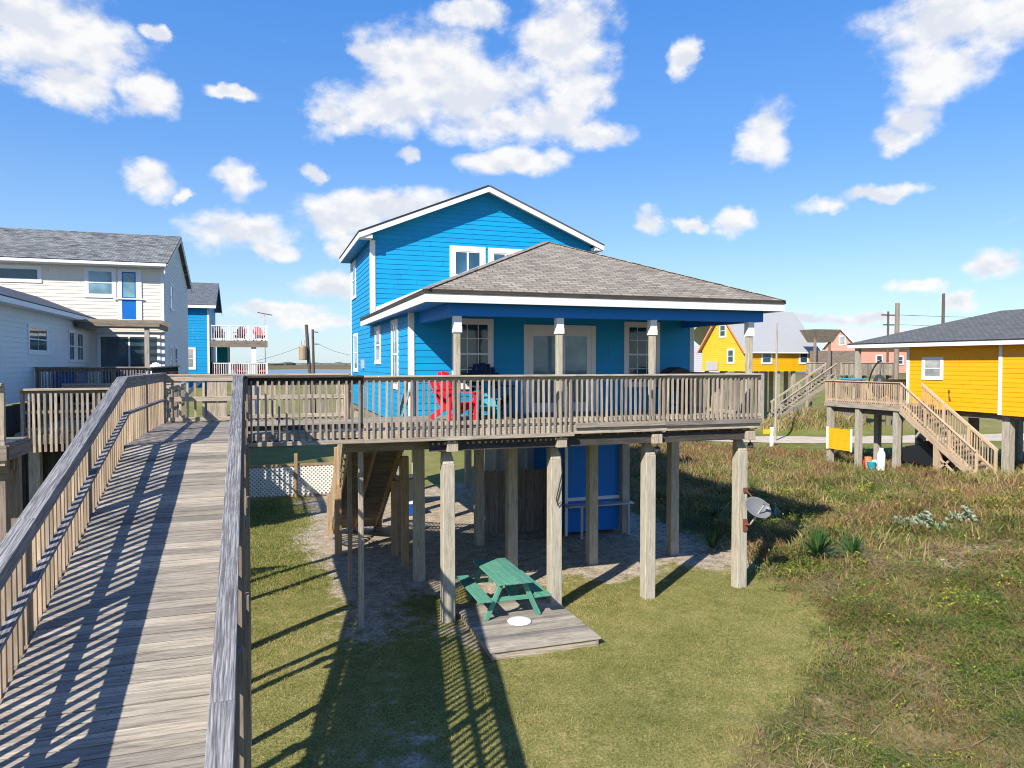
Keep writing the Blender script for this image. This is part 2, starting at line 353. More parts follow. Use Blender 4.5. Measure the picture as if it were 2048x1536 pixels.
# wall facing: origin, unit vector along, outward normal -> siding of real overlapping boards
def lap_wall(mb,org,ud,nd,poly,ex=0.16,lip=0.014):
    O=Vector(org);U=Vector(ud);Nn=Vector(nd)
    zs=[p[1] for p in poly]; z0,z1=min(zs),max(zs)
    cuts=sorted(set([round(z,4) for z in zs]+[round(z0+k*ex,4) for k in range(int((z1-z0)/ex)+1)]))
    def span(z):
        xs=[]
        n=len(poly)
        for i in range(n):
            a,b=poly[i],poly[(i+1)%n]
            if abs(a[1]-b[1])<1e-9:
                if abs(a[1]-z)<1e-6: xs+=[a[0],b[0]]
            elif min(a[1],b[1])-1e-6<=z<=max(a[1],b[1])+1e-6:
                t=(z-a[1])/(b[1]-a[1]); xs.append(a[0]+t*(b[0]-a[0]))
        return (min(xs),max(xs)) if xs else None
    for a,b in zip(cuts[:-1],cuts[1:]):
        if b-a<1e-3: continue
        s0=span(a+1e-5); s1=span(b-1e-5)
        if not s0 or not s1: continue
        k=math.floor((a-z0)/ex+1e-6); fb=(a-(z0+k*ex))/ex; ft=(b-(z0+k*ex))/ex
        ob=lip*(1-fb)+0.002; ot=lip*(1-min(ft,1))+0.002
        P=lambda u,z,o: O+U*u+Vector((0,0,z))+Nn*o
        L=s0[1]-s0[0]; js=[0.0]; t=rng.uniform(.6,3.6)
        while t<L-.5: js.append(t/L); t+=3.66
        js.append(1.0); g=.0025/max(L,.1)
        for j0,j1 in zip(js[:-1],js[1:]):
            e0=g if j0>0 else 0; e1=g if j1<1 else 0; lp=lambda sp_,k_: sp_[0]+(sp_[1]-sp_[0])*k_
            q=[P(lp(s0,j0+e0),a,ob),P(lp(s0,j1-e1),a,ob),P(lp(s1,j1-e1),b,ot),P(lp(s1,j0+e0),b,ot)]
            if U.cross(Vector((0,0,1))).dot(Nn)<0: q=[q[1],q[0],q[3],q[2]]
            mb.face(q)
        q2=[P(s0[0],a,0),P(s0[1],a,0),P(s0[1],a,ob),P(s0[0],a,ob)]
        if U.cross(Vector((0,0,1))).dot(Nn)<0: q2=[q2[1],q2[0],q2[3],q2[2]]
        mb.face(q2)
def W(org,ud,nd):
    O=Vector(org);U=Vector(ud);Nn=Vector(nd)
    return lambda u,z,o: O+U*u+Vector((0,0,z))+Nn*o
def wbox(mb,P,u0,u1,z0,z1,o0,o1):
    """box lying on a wall: along u, up z, out o"""
    b=[P(u0,z0,o0),P(u0,z0,o1),P(u1,z0,o1),P(u1,z0,o0)]; t=[P(u0,z1,o0),P(u0,z1,o1),P(u1,z1,o1),P(u1,z1,o0)]
    a=(b[1]-b[0]).cross(b[3]-b[0])
    if a.z<0: b=b[::-1]; t=t[::-1]
    mb.hexa(b,t)
def window(parent,P,u0,u1,z0,z1,trim=0.1,kind='double',grid=None,glassm='dark_glass',trimm='white_trim',proud=0.035):
    f=MB(); a=trim
    wbox(f,P,u0,u1,z1-a,z1,0.0,proud+0.006); wbox(f,P,u0,u1,z0,z0+a,0.0,proud+0.012)
    wbox(f,P,u0,u0+a,z0+a,z1-a,0.0,proud); wbox(f,P,u1-a,u1,z0+a,z1-a,0.0,proud)
    U0,U1,Z0,Z1=u0+a,u1-a,z0+a,z1-a
    s=0.035
    wbox(f,P,U0,U0+s,Z0,Z1,0.001,proud-0.006); wbox(f,P,U1-s,U1,Z0,Z1,0.001,proud-0.006)
    wbox(f,P,U0+s,U1-s,Z0,Z0+s,0.001,proud-0.006); wbox(f,P,U0+s,U1-s,Z1-s,Z1,0.001,proud-0.006)
    if kind=='double': zm=(Z0+Z1)/2; wbox(f,P,U0+s,U1-s,zm-0.022,zm+0.022,0.001,proud-0.004)
    if kind=='slide': um=(U0+U1)/2; wbox(f,P,um-0.03,um+0.03,Z0+s,Z1-s,0.001,proud-0.004)
    if grid:
        nx,nz=grid
        for i in range(1,nx):
            x=U0+(U1-U0)*i/nx; wbox(f,P,x-0.009,x+0.009,Z0+s,Z1-s,0.002,proud-0.012)
        for j in range(1,nz):
            z=Z0+(Z1-Z0)*j/nz
            if kind=='double' and abs(z-(Z0+Z1)/2)<0.05: continue
            wbox(f,P,U0+s,U1-s,z-0.009,z+0.009,0.002,proud-0.013)
    o=f.build('window',trimm,parent)
    g=MB(); wbox(g,P,U0+s,U1-s,Z0+s,Z1-s,0.0,proud-0.019); g.build('pane',glassm,o)
    return o
def roof_quad(mb,pts,th=0.05,eave=0):
    """sloping slab; UV u runs along the edge pts[0]-pts[1] (the eave)"""
    P=[Vector(p) for p in pts]; n=(P[1]-P[0]).cross(P[2]-P[0]).normalized()
    if n.z<0: n=-n
    u=(P[1]-P[0]).normalized(); w=n.cross(u)
    if w.z<0: w=-w
    uv=lambda q:((q-P[0]).dot(u),(q-P[0]).dot(w))
    T=[p+n*th for p in P]; m=len(P)
    f=(P[1]-P[0]).cross(P[2]-P[0]).z>0
    mb.face(T if f else T[::-1],[uv(q) for q in (P if f else P[::-1])])
    mb.face(P[::-1] if f else P,[uv(q) for q in (P[::-1] if f else P)])
    for i in range(m):
        j=(i+1)%m; q=[P[i],P[j],T[j],T[i]]
        mb.face(q if f else q[::-1],[uv(P[i])]*4)

def railing(par,p0,p1,inward,posts,rail_h=1.0,cap=(0.14,0.036),face_h=0.09,low=(0.09,),pick=(-0.12,0.92),sp=0.115,pw=0.036,capm='cap_wood',facem='rail_wood',pickm='rail_wood',postm='rail_wood',post_z=(-0.15,0.96),face_side=1,post_side=1,mid=None,psz=0.09,capsplit=2.6,pick_skip=None,postfix=None):
    """railing following floor points p0..p1; inward: unit vector pointing to the walking side"""
    p0=Vector(p0);p1=Vector(p1);inn=Vector(inward);d=p1-p0;L=math.hypot(d.x,d.y); Z=Vector((0,0,1))
    at=lambda t,z,o: p0+d*t+Z*z+inn*o
    m=MB(); n=max(1,round(L/capsplit)); cuts=[k/n+(rng.uniform(-.06,.06) if 0<k<n else 0) for k in range(n+1)]
    for k in range(n):
        g=0.0015/L
        m.beam(at(cuts[k]+g,rail_h-cap[1]/2,0),at(cuts[k+1]-g,rail_h-cap[1]/2,0),cap[0],cap[1]+(0.002 if k%2 else 0))
    m.build('handrail',capm,par,0.005)
    m=MB(); m.beam(at(0,rail_h-cap[1]-face_h/2-0.002,0.037*face_side),at(1,rail_h-cap[1]-face_h/2-0.002,0.037*face_side),0.036,face_h)
    for z in low: m.beam(at(0,z,0.037*face_side),at(1,z,0.037*face_side),0.036,0.085)
    m.build('rail_board',facem,par,0.003)
    if mid:
        m=MB(); m.beam(at(0,mid[0],mid[1]),at(1,mid[0],mid[1]),mid[2],mid[3]); m.build('mid_rail',facem,par,0.003)
    m=MB(); k=int(L/sp)
    for i in range(k):
        t=((i+0.5)*sp+rng.uniform(-.009,.009))/L
        if pick_skip and any(a<t*L<b for a,b in pick_skip): continue
        dz=rng.uniform(-.012,.012); lean=rng.uniform(-.014,.014)
        a=at(t,pick[0]+dz,0); b=at(t+lean/L,pick[1]+rng.uniform(-.008,.008),0)
        m.beam(a,b,pw*rng.uniform(.92,1.08),pw,d)
    m.build('baluster_panel',pickm,par)
    for t in posts:
        m=MB(); q=at(t,0,-0.0); o=inn*(0.075*post_side)
        zb=post_z[0]; 
        m.beam(q+o+Z*zb if postfix is None else Vector((q.x+o.x,q.y+o.y,postfix)),q+o+Z*post_z[1],psz,psz,d); m.build('railing_post',postm,par,0.004)

# ------------------------------------------------------------ ground, road, water
def hgt(x,y):
    """height of the terrain: flat lawn, a low dune in front of the yellow house"""
    x=np.asarray(x,float);y=np.asarray(y,float)
    b=1.0*np.exp(-((x-27.5)**2+(y-15)**2)/84.5)
    br=brushw(x,y)
    hum=(0.10*np.sin(x*1.3+0.7*np.sin(y*0.9))*np.cos(y*1.1+0.5*x)+0.06*np.sin(2.7*x+1.9*y)+0.05*np.sin(3.9*y-2.1*x))*br
    lawn=0.018*np.sin(1.7*x+0.4*y)*np.cos(1.3*y-0.6*x)*np.exp(-((x-10)**2+(y-15)**2)/1200)
    return b+hum*1.1+lawn+0.06*br+mound(x,y)*1.25
def mound(x,y): return np.exp(-(((x-39.5)/4.2)**2+((y-45.2)/1.7)**2))
BX=np.array([-9,6.9,7.84,8.77,10,12,14,16,18,24,30,36,44]); BV=np.array([3.6,4.6,5.6,7.2,9.1,10.9,11.3,11.9,12.3,12.6,13,14,17])
def brushw(x,y):
    e=np.interp(y,BX,BV); a=np.clip((x-e)/1.5+0.5,0,1)
    top=np.clip((np.interp(x,[10,25,30,34,60],[41.5,39.5,33.6,30.8,25])-y)/1.5+0.5,0,1)
    return np.maximum(a*top,np.clip(mound(x,y)*2.2-.25,0,1))
def sandw(x,y):
    s=np.clip((y-15.7-0.45*np.sin(x*2.1)-.3*np.sin(x*4.7))/1.5+0.5,0,1)*np.clip((x-1.4)/0.8+0.5,0,1)*np.clip((12.0-x)/1.0+0.5,0,1)*np.clip((31-y)/2,0,1)
    p=np.clip(1.25-np.hypot((x-2.0)/1.1,(y-15.0)/2.5),0,1)*0.7      # trodden patch below the walkway
    q=np.clip(1.2-np.hypot((x-3.6)/1.2,(y-13.4)/1.9),0,1)*0.5
    r=np.clip(1.25-np.hypot((x-1.8)/1.2,(y-21.5)/3.4),0,1)
    t=np.clip(1.2-np.hypot((x-1.7)/1.0,(y-28)/0.9),0,1)
    u=np.clip(1.1-np.hypot((x-1.9)/0.9,(y-9.5)/4),0,1)*0.45
    return np.clip(np.maximum.reduce([s,p,q,r,t,u]),0,1)
def build_ground():
    xs=np.concatenate([[-4000,-1500,-600,-250,-120,-70,-45,-30,-22,-16],np.arange(-12,46,0.3),[48,52,60,75,100,150,260,500,1100,2400,4500]])
    ys=np.concatenate([[-400,-120,-50,-20,-8,-3],np.arange(0,50,0.3),[52,56,62,70,82,100,130,180,260,330,500,900,1600,3000,6000]])
    X,Y=np.meshgrid(xs,ys); Zz=hgt(X,Y)
    nx,ny=len(xs),len(ys)
    v=np.stack([X,Y,Zz],-1).reshape(-1,3)
    i=np.arange(nx*ny).reshape(ny,nx)
    f=np.stack([i[:-1,:-1],i[:-1,1:],i[1:,1:],i[1:,:-1]],-1).reshape(-1,4)
    me=bpy.data.meshes.new('ground'); me.from_pydata(v.tolist(),[],f.tolist())
    col=np.zeros((nx*ny,4),np.float32); col[:,0]=np.maximum(sandw(X,Y),.42*np.clip(np.maximum(1.25-np.hypot((X-16.6)/2.9,(Y-14.1)/1.15),1.2-np.hypot((X-15.9)/.9,(Y-17.9)/.5)),0,1)).ravel(); col[:,1]=brushw(X,Y).ravel()
    g=np.clip(1.2-np.abs((Y-35)-(-0.42*(X-30)))/2.3,0,1)*np.clip((X-26)/2,0,1)*np.clip((40-X)/3,0,1)
    col[:,2]=np.maximum(g,0).ravel(); col[:,3]=1
    a=me.color_attributes.new('zone','FLOAT_COLOR','POINT'); a.data.foreach_set('color',col.ravel())
    me.polygons.foreach_set('use_smooth',[True]*len(me.polygons))
    m,N=newmat('ground_soil')
    pos=N.n('ShaderNodeNewGeometry').outputs['Position']
    z=N.n('ShaderNodeSeparateColor',i_0=N.n('ShaderNodeAttribute',attribute_name='zone').outputs['Color'])
    n1=N.noise(pos,0.6,6,0.6); n2=N.noise(pos,3.2,6,0.65); n3=N.noise(pos,18,5,0.7); n4=N.noise(pos,0.035,5,0.6)
    n5=N.noise(pos,70,4,0.7)
    lawn=N.ramp(N.math('ADD',N.math('MULTIPLY',N.math('ADD',n1,n2),0.20),N.math('ADD',N.math('MULTIPLY',N.noise(pos,26,3,0.6),0.42),N.math('MULTIPLY',n5,0.18))),[(0.36,(0.055,0.065,0.015)),(0.49,(0.185,0.185,0.055)),(0.62,(0.41,0.33,0.15))])
    sand=N.ramp(N.math('ADD',N.math('MULTIPLY',n3,0.6),N.math('MULTIPLY',n2,0.4)),[(0.36,(0.12,0.095,0.07)),(0.49,(0.35,0.29,0.215)),(0.62,(0.58,0.50,0.39))])
    brush=N.ramp(N.math('ADD',N.math('MULTIPLY',n2,0.5),N.math('MULTIPLY',n3,0.5)),[(0.32,(0.05,0.05,0.02)),(0.5,(0.14,0.115,0.05)),(0.68,(0.28,0.21,0.12))])
    far=N.ramp(N.math('ADD',N.math('MULTIPLY',n4,0.6),N.math('MULTIPLY',n1,0.4)),[(0.36,(0.115,0.145,0.03)),(0.5,(0.19,0.19,0.055)),(0.64,(0.27,0.23,0.10))])
    sp=N.n('ShaderNodeSeparateXYZ',i_0=pos)
    c=N.mix(smooth(N,sp.outputs[1],26.0,40.0),lawn,far)
    marsh=N.ramp(N.noise(N.n('ShaderNodeVectorMath',operation='MULTIPLY',i_0=pos,i_1=(0.002,0.012,1)).outputs[0],1.0,5,0.6),[(0.36,(0.10,0.095,0.03)),(0.5,(0.15,0.11,0.07)),(0.62,(0.17,0.155,0.05))])
    c=N.mix(smooth(N,sp.outputs[1],110.0,300.0),c,marsh)
    br=lambda w,k: smooth(N,N.math('ADD',w,N.math('MULTIPLY',N.math('SUBTRACT',n2,0.5),k)),0.38,0.62)
    c=N.mix(br(z.outputs[1],1.0),c,brush)
    c=N.mix(br(z.outputs[2],0.5),c,(0.06,0.16,0.02,1))
    c=N.mix(smooth(N,N.math('ADD',z.outputs[0],N.math('ADD',N.math('MULTIPLY',N.math('SUBTRACT',n2,0.5),1.6),N.math('MULTIPLY',N.math('SUBTRACT',n1,0.5),1.3))),0.3,0.72),c,sand)
    h=N.math('ADD',n3,N.math('MULTIPLY',n2,1.5))
    finish(N,c,0.95,h,0.8,0.035,0.1)
    me.materials.append(m); o=bpy.data.objects.new('ground',me); C.objects.link(o); tag(o,None,None,kind='structure')
build_ground()
def ribbon(name,pts,w,z,mat,kind='structure'):
    """flat strip along a polyline, its two edges slightly ragged"""
    P=[Vector((x,y,0)) for x,y in pts]; Q=[]
    for a,b in zip(P[:-1],P[1:]):
        k=max(1,int((b-a).length/0.8))
        Q+=[a.lerp(b,i/k) for i in range(k)]
    Q.append(P[-1]); vs=[];fs=[]
    for i,p in enumerate(Q):
        d=(Q[min(i+3,len(Q)-1)]-Q[max(i-3,0)]).normalized(); s=Vector((-d.y,d.x,0))
        for sg in (1,-1):
            q=p+s*sg*(w/2+rng.uniform(-.16,.16)); vs.append((q.x,q.y,float(hgt(q.x,q.y))+z))
    for i in range(len(Q)-1): fs.append((2*i+1,2*i+3,2*i+2,2*i))
    me=bpy.data.meshes.new(name); me.from_pydata(vs,[],fs); me.materials.append(M[mat]); o=bpy.data.objects.new(name,me); C.objects.link(o); o['kind']=kind
    return o
def soil(name,a,b,c,sc=1.2):
    m,N=newmat(name); pos=N.n('ShaderNodeNewGeometry').outputs['Position']
    n=N.math('ADD',N.math('MULTIPLY',N.noise(pos,sc,6,0.65),0.6),N.math('MULTIPLY',N.noise(pos,sc*14,4,0.6),0.4))
    finish(N,N.ramp(n,[(0.34,a),(0.5,b),(0.66,c)]),0.95,n,0.4,0.02,0.1)
soil('road_sand',(0.38,0.31,0.23),(0.50,0.43,0.34),(0.60,0.53,0.43))
ribbon('road',[(-40,46.5),(-8,48.5),(3.8,50.0),(15,49),(26.4,44.6),(31.6,40.9),(37,38.7),(60,35)],4.2,0.03,'road_sand')
def build_water():
    m,N=newmat('bay_water'); pos=N.n('ShaderNodeNewGeometry').outputs['Position']
    n=N.noise(N.n('ShaderNodeVectorMath',operation='MULTIPLY',i_0=pos,i_1=(0.06,0.25,1)).outputs[0],1.0,4,0.6)
    finish(N,(0.03,0.09,0.16),0.25,n,0.25,0.3,0.5)
    pts=[]; k=60
    for i in range(k+1):
        t=i/k; pts.append((-260+820*t,330+22*math.sin(i*0.6)+9*math.sin(i*1.9),0.05))
    for i in range(k+1):
        t=1-i/k; pts.append((-260+820*t,545+35*math.sin(i*0.5+1)+14*math.sin(i*1.5),0.05))
    me=bpy.data.meshes.new('bay'); me.from_pydata(pts,[],[tuple(range(len(pts)))]); me.materials.append(m)
    o=bpy.data.objects.new('bay_water',me); C.objects.link(o); o['kind']='structure'
    m2=MB()          # low wooded shore at the far side of the bay
    for i in range(90):
        x=-500+i*26+rng.uniform(-8,8); y=1500+rng.uniform(-60,60); h=rng.uniform(2.5,6.5)
        m2.lathe([(rng.uniform(14,24),0),(rng.uniform(12,18),h*0.6),(rng.uniform(3,8),h),(0.1,h*1.03)],(x,y,0),7)
    soil('far_scrub',(0.10,0.11,0.10),(0.13,0.14,0.13),(0.16,0.17,0.15),0.1)
    o=m2.build('far_shore','far_scrub'); tag(o,'low dark wooded shoreline far beyond the bay water','shoreline',kind='stuff')
build_water()

# ------------------------------------------------------------ the blue house
FL=3.92                     # deck and floor level
XL,XR=3.26,11.0             # side walls
YF,YM,YB=17.2,23.8,29.5     # porch wall, front of the two storey part, back wall
PX=[3.43,5.73,7.95,10.33]; PY=[14.15,17.05,19.85,23.7,29.2]
def build_house():
    H=thing('blue_house','bright blue two storey stilt house with white trim and shingled porch roof','house',(7.1,20,0))
    mb=MB()
    lap_wall(mb,(XL,YF,0),(1,0,0),(0,-1,0),[(0,FL-.02),(XR-XL,FL-.02),(XR-XL,6.42),(0,6.42)])
    lap_wall(mb,(XL,YM,0),(0,-1,0),(-1,0,0),[(0,3.62),(YM-YF,3.62),(YM-YF,6.5),(0,6.5)])
    lap_wall(mb,(XR,YF,0),(0,1,0),(1,0,0),[(0,3.62),(YM-YF,3.62),(YM-YF,6.5),(0,6.5)])
    mb.face([(XL,YF,3.62),(XL,YM,3.62),(XR,YM,3.62),(XR,YF,3.62)])
    mb.build('wall','blue_siding',H)
    mb=MB(); c=(XR-XL)/2
    lap_wall(mb,(XL,YM,0),(1,0,0),(0,-1,0),[(0,6.0),(XR-XL,6.0),(XR-XL,9.37),(7.1-XL,10.985),(0,9.41)])
    lap_wall(mb,(XL,YB,0),(0,-1,0),(-1,0,0),[(0,3.62),(YB-YM,3.62),(YB-YM,9.15),(0,9.15)])
    lap_wall(mb,(XR,YM,0),(0,1,0),(1,0,0),[(0,3.62),(YB-YM,3.62),(YB-YM,9.15),(0,9.15)])
    lap_wall(mb,(XR,YB,0),(-1,0,0),(0,1,0),[(0,3.62),(XR-XL,3.62),(XR-XL,9.41),(XR-7.1,10.985),(0,9.37)])
    mb.face([(XL,YM,3.62),(XL,YB,3.62),(XR,YB,3.62),(XR,YM,3.62)])
    mb.build('wall','blue_siding',H)
    # upper roof: eaves at X 2.83 / 11.3, ridge along Y
    rx=7.1; ya,yb=YM-0.47,YB+0.22; ze,zr=9.30,11.05; xl,xr=2.83,11.32
    mb=MB()
    roof_quad(mb,[(xl,ya,ze),(xl,yb,ze),(rx,yb,zr),(rx,ya,zr)][::-1] and [(xl,yb,ze),(xl,ya,ze),(rx,ya,zr),(rx,yb,zr)],0.05)
    roof_quad(mb,[(xr,ya,ze),(xr,yb,ze),(rx,yb,zr),(rx,ya,zr)],0.05)
    mb.build('roof','grey_shingle',H)
    mb=MB()   # rake boards, eave boards and the boxed returns
    def rake(y0,y1,d=0.17):
        for (x0,z0,x1,z1) in ((xl,ze,rx,zr),(xr,ze,rx,zr)):
            mb.prism([(x0,y0,z0-d-.003),(x1,y0,z1-d-.003),(x1,y0,z1-.003),(x0,y0,z0-.003)],(0,y1-y0,0))
    rake(ya+.012,ya+.05); rake(yb-.05,yb-.012)
    mb.bb(xl+.004,xl+.034,ya+.052,yb-.052,ze-.17,ze-.004); mb.bb(xr-.034,xr-.004,ya+.052,yb-.052,ze-.17,ze-.004)
    for x0,x1 in ((xl+.036,XL-.005),(XR+.005,xr-.036)):
        mb.bb(x0,x1,ya+.0535,YM-.017,ze-.165,ze-.045)
    mb.build('fascia_board','white_trim',H)
    mb=MB()   # sloping soffits under the gable overhang and the side eaves
    for (x0,z0,x1,z1) in ((xl+.04,ze+.012,rx,zr-.004),(xr-.04,ze+.012,rx,zr-.004)):
        mb.prism([(x0,ya+.053,z0-.055),(x1,ya+.053,z1-.055),(x1,ya+.053,z1-.02),(x0,ya+.053,z0-.02)],(0,YM-ya-.056,0))
    mb.build('soffit','white_trim',H); mb=MB()
    mb.bb(xl+.036,XL-.016,YM+.002,yb-.06,ze-.16,ze-.135); mb.build('soffit','blue_siding',H); mb=MB(); mb.bb(XR+.016,xr-.036,YM+.002,yb-.06,ze-.16,ze-.135)
    mb.build('soffit','blue_siding',H)
    # porch hip roof
    ex0,ex1,ey=2.9,11.22,13.75; e=6.56; ax,ay,az=7.06,17.95,8.32
    mb=MB()
    roof_quad(mb,[(ex0,ey,e),(ex1,ey,e),(ax,ay,az)],0.05)
    roof_quad(mb,[(ex0,YM-.02,e),(ex0,ey,e),(ax,ay,az),(ax,YM-.02,az)],0.05)
    roof_quad(mb,[(ex1,ey,e),(ex1,YM-.02,e),(ax,YM-.02,az),(ax,ay,az)],0.05)
    mb.build('porch_roof','brown_shingle',H)
    mb=MB()   # ridge and hip caps
    for a,b in (((ex0,ey,e+.052),(ax,ay,az+.06)),((ex1,ey,e+.052),(ax,ay,az+.06)),((ax,ay,az+.06),(ax,YM-.03,az+.06))):
        a=Vector(a);b=Vector(b);n=int((b-a).length/.2)
        for k in range(n):
            p=a.lerp(b,k/n);q=a.lerp(b,(k+1.15)/n) if k<n-1 else b
            mb.beam(p+Vector((0,0,-.004+.003*(k%2))),q+Vector((0,0,-.004)),0.20,0.012)
    mb.build('ridge_cap','brown_shingle',H)
    mb=MB()
    mb.bb(ex0+.01,ex1-.01,ey+.008,ey+.04,e-.2,e-.005)
    mb.bb(ex0+.008,ex0+.04,ey+.042,YM-.02,e-.2,e-.005); mb.bb(ex1-.04,ex1-.008,ey+.042,YM-.02,e-.2,e-.005)
    mb.build('fascia_board','white_trim',H,0.004)
    mb=MB(); mb.bb(ex0+.0,ex1-.0,ey-.012,ey+.006,e-.03,e+.012); mb.bb(ex0-.012,ex0+.006,ey-.012,YM-.02,e-.03,e+.012); mb.bb(ex1-.006,ex1+.012,ey-.012,YM-.02,e-.03,e+.012)
    mb.build('drip_edge','dark_wood',H)
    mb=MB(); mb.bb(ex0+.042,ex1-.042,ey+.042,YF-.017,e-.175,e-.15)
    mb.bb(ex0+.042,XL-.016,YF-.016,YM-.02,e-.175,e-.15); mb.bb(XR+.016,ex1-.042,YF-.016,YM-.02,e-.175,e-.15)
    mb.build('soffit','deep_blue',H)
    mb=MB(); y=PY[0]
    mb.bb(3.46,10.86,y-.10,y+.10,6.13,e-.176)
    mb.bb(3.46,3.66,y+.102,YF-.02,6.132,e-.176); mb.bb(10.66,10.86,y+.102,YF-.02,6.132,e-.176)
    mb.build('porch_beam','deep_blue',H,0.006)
    for i,x in enumerate((3.63,5.83,8.03,10.55)):
        m=MB(); m.bb(x-.062,x+.062,y-.062,y+.062,FL,5.84); p=m.build('porch_post','pile_wood',H,0.01)
        m=MB(); m.bb(x-.078,x+.078,y-.078,y+.078,5.92,6.128); m.build('capital','white_trim',p)
        m=MB(); m.bb(x-.084,x+.084,y-.084,y+.084,5.8,5.918); m.build('collar','white_trim',p)
    # white corner boards and the flashing board above the porch roof
    def corner(x,y,z0,z1,sx,sy,w=.10):
        mb=MB()
        mb.bb(min(x,x-sx*w),max(x,x-sx*w),min(y+sy*.03,y),max(y+sy*.03,y),z0,z1)
        mb.bb(min(x,x+sx*.03),max(x,x+sx*.03),min(y+sy*.03,y-sy*w),max(y+sy*.03,y-sy*w),z0,z1)
        mb.build('corner_board','white_trim',H)
    corner(XL,YF,FL,6.4,-1,-1); corner(XR,YF,FL,6.4,1,-1)
    corner(XL,YM,6.6,9.14,-1,-1,.13); corner(XR,YM,6.6,9.14,1,-1,.13); corner(XL,YB,3.62,9.14,-1,1)
    sl=(az-e)/(ax-ex0); mb=MB()
    for s,x0 in ((1,XL+.15),(-1,XR-.15)):
        za=e+.05+sl*(x0-ex0 if s>0 else ex1-x0); zb=az+.05
        mb.prism([(x0,YM-.05,za-.05),(ax,YM-.05,zb-.05),(ax,YM-.05,zb+.17),(x0,YM-.05,za+.17)],(0,.035,0))
    mb.build('roof_flashing','white_trim',H)
    # windows
    F=W((0,YF,0),(1,0,0),(0,-1,0)); L=W((XL,0,0),(0,1,0),(-1,0,0)); U=W((0,YM,0),(1,0,0),(0,-1,0))
    window(H,F,4.28,5.33,4.55,6.27,.11,'double',(3,4)); window(H,F,8.92,9.98,4.55,6.27,.11,'double',(3,4))
    window(H,U,5.86,7.10,7.95,9.10,.17,'slide',None,'blue_glass'); window(H,U,7.20,8.44,7.95,9.09,.17,'slide',None,'blue_glass')
    window(H,L,21.75,22.85,5.15,6.3,.10,'double',None,'pale_glass'); window(H,L,18.75,19.75,4.5,6.33,.10,'double',(2,2),'pale_glass')
    window(H,L,27.85,29.1,7.62,9.05,.10,'double',None,'pale_glass'); window(H,L,27.4,28.65,4.85,6.3,.10,'double',None,'pale_glass')
    # french door
    d=MB(); u0,u1=6.13,8.10; zt=6.15
    wbox(d,F,u0,u0+.12,FL,zt,0,.04); wbox(d,F,u1-.12,u1,FL,zt,0,.04); wbox(d,F,u0+.12,u1-.12,zt-.14,zt,0,.044)
    dr=d.build('door_frame','white_trim',H)
    um=(u0+u1)/2
    for a,b,hs in ((u0+.12,um-.002,1),(um+.002,u1-.12,-1)):
        d=MB(); s=.13
        wbox(d,F,a,a+s,FL+.02,zt-.14,.002,.03); wbox(d,F,b-s,b,FL+.02,zt-.14,.002,.03)
        wbox(d,F,a+s,b-s,zt-.28,zt-.14,.002,.03); wbox(d,F,a+s,b-s,FL+.02,FL+.26,.002,.03)
        o=d.build('door','white_trim',H,0.003)
        g=MB(); wbox(g,F,a+s,b-s,FL+.26,zt-.28,.001,.018); g.build('pane','pale_glass',o)
        g=MB(); x=(b-.06) if hs>0 else (a+.06); wbox(g,F,x-.015,x+.015,FL+.95,FL+1.15,.03,.045); g.tube([F(x,FL+1.02,.03),F(x,FL+1.02,.08)],.01); g.tube([F(x,FL+1.02,.08),F(x-hs*.11,FL+1.02,.08)],.01); g.build('handle','grey_metal_paint',o)
    # wall lamps beside the door and a meter box on the side wall
    g=MB(); wbox(g,L,25.6,25.85,5.0,5.3,.0,.1); g.build('meter_box','grey_metal_paint',H)
    # pilings: front row notched at the top
    for j,y in enumerate(PY):
        for i,x in enumerate(PX):
            if j==3 and i==2: continue
            m=MB(); w=.128; dx=rng.uniform(-.03,.03); xx=x+(0.03 if j==1 and i in(1,) else 0)
            if j==0:
                m.hexa([(xx-w,y-w,-.3),(xx+w,y-w,-.3),(xx+w,y+w,-.3),(xx-w,y+w,-.3)],[(xx-w+.006,y-w,3.18),(xx+w-.006,y-w,3.18),(xx+w-.006,y+w,3.18),(xx-w+.006,y+w,3.18)],2)
                m.hexa([(xx-w+.006,y-w,3.181),(xx+w-.006,y-w,3.181),(xx+w-.006,y+w,3.181),(xx-w+.006,y+w,3.181)],[(xx-w+.02,y-.02,3.42),(xx+w-.06,y-.02,3.42),(xx+w-.06,y+w,3.42),(xx-w+.02,y+w,3.42)],2)
                m.bb(xx-w+.02,xx+w-.06,y-.02,y+w-.004,3.421,3.68)
            else: m.hexa([(xx-w,y-w,-.3),(xx+w,y-w,-.3),(xx+w,y+w,-.3),(xx-w,y+w,-.3)],[(xx-w+.01,y-w+.01,3.4),(xx+w-.01,y-w+.01,3.4),(xx+w-.01,y+w,3.4),(xx-w+.01,y+w,3.4)],2)
            p=m.build('piling','pile_wood',H,0.012)
            if j==0:
                m=MB(); m.bb(xx-.10,xx+.12,y-.40,y-.022,3.46,3.66); m.build('beam_end','rail_wood',p,0.006)
    mb=MB()
    for x in PX:
        mb.bb(x-.125,x-.075,PY[0]+.15,YB-.1,3.40,3.66); mb.bb(x+.07,x+.12,PY[0]+.15,YB-.1,3.40,3.66)
    for y in PY[1:]:
        mb.bb(3.2,10.6,y-.12,y-.06,3.3,3.395)
    mb.build('floor_beam','frame_wood',H)
    # ground level store room, its counter and white end panels
    mb=MB(); x0,x1,y0,y1=8.44,10.29,19.95,23.4
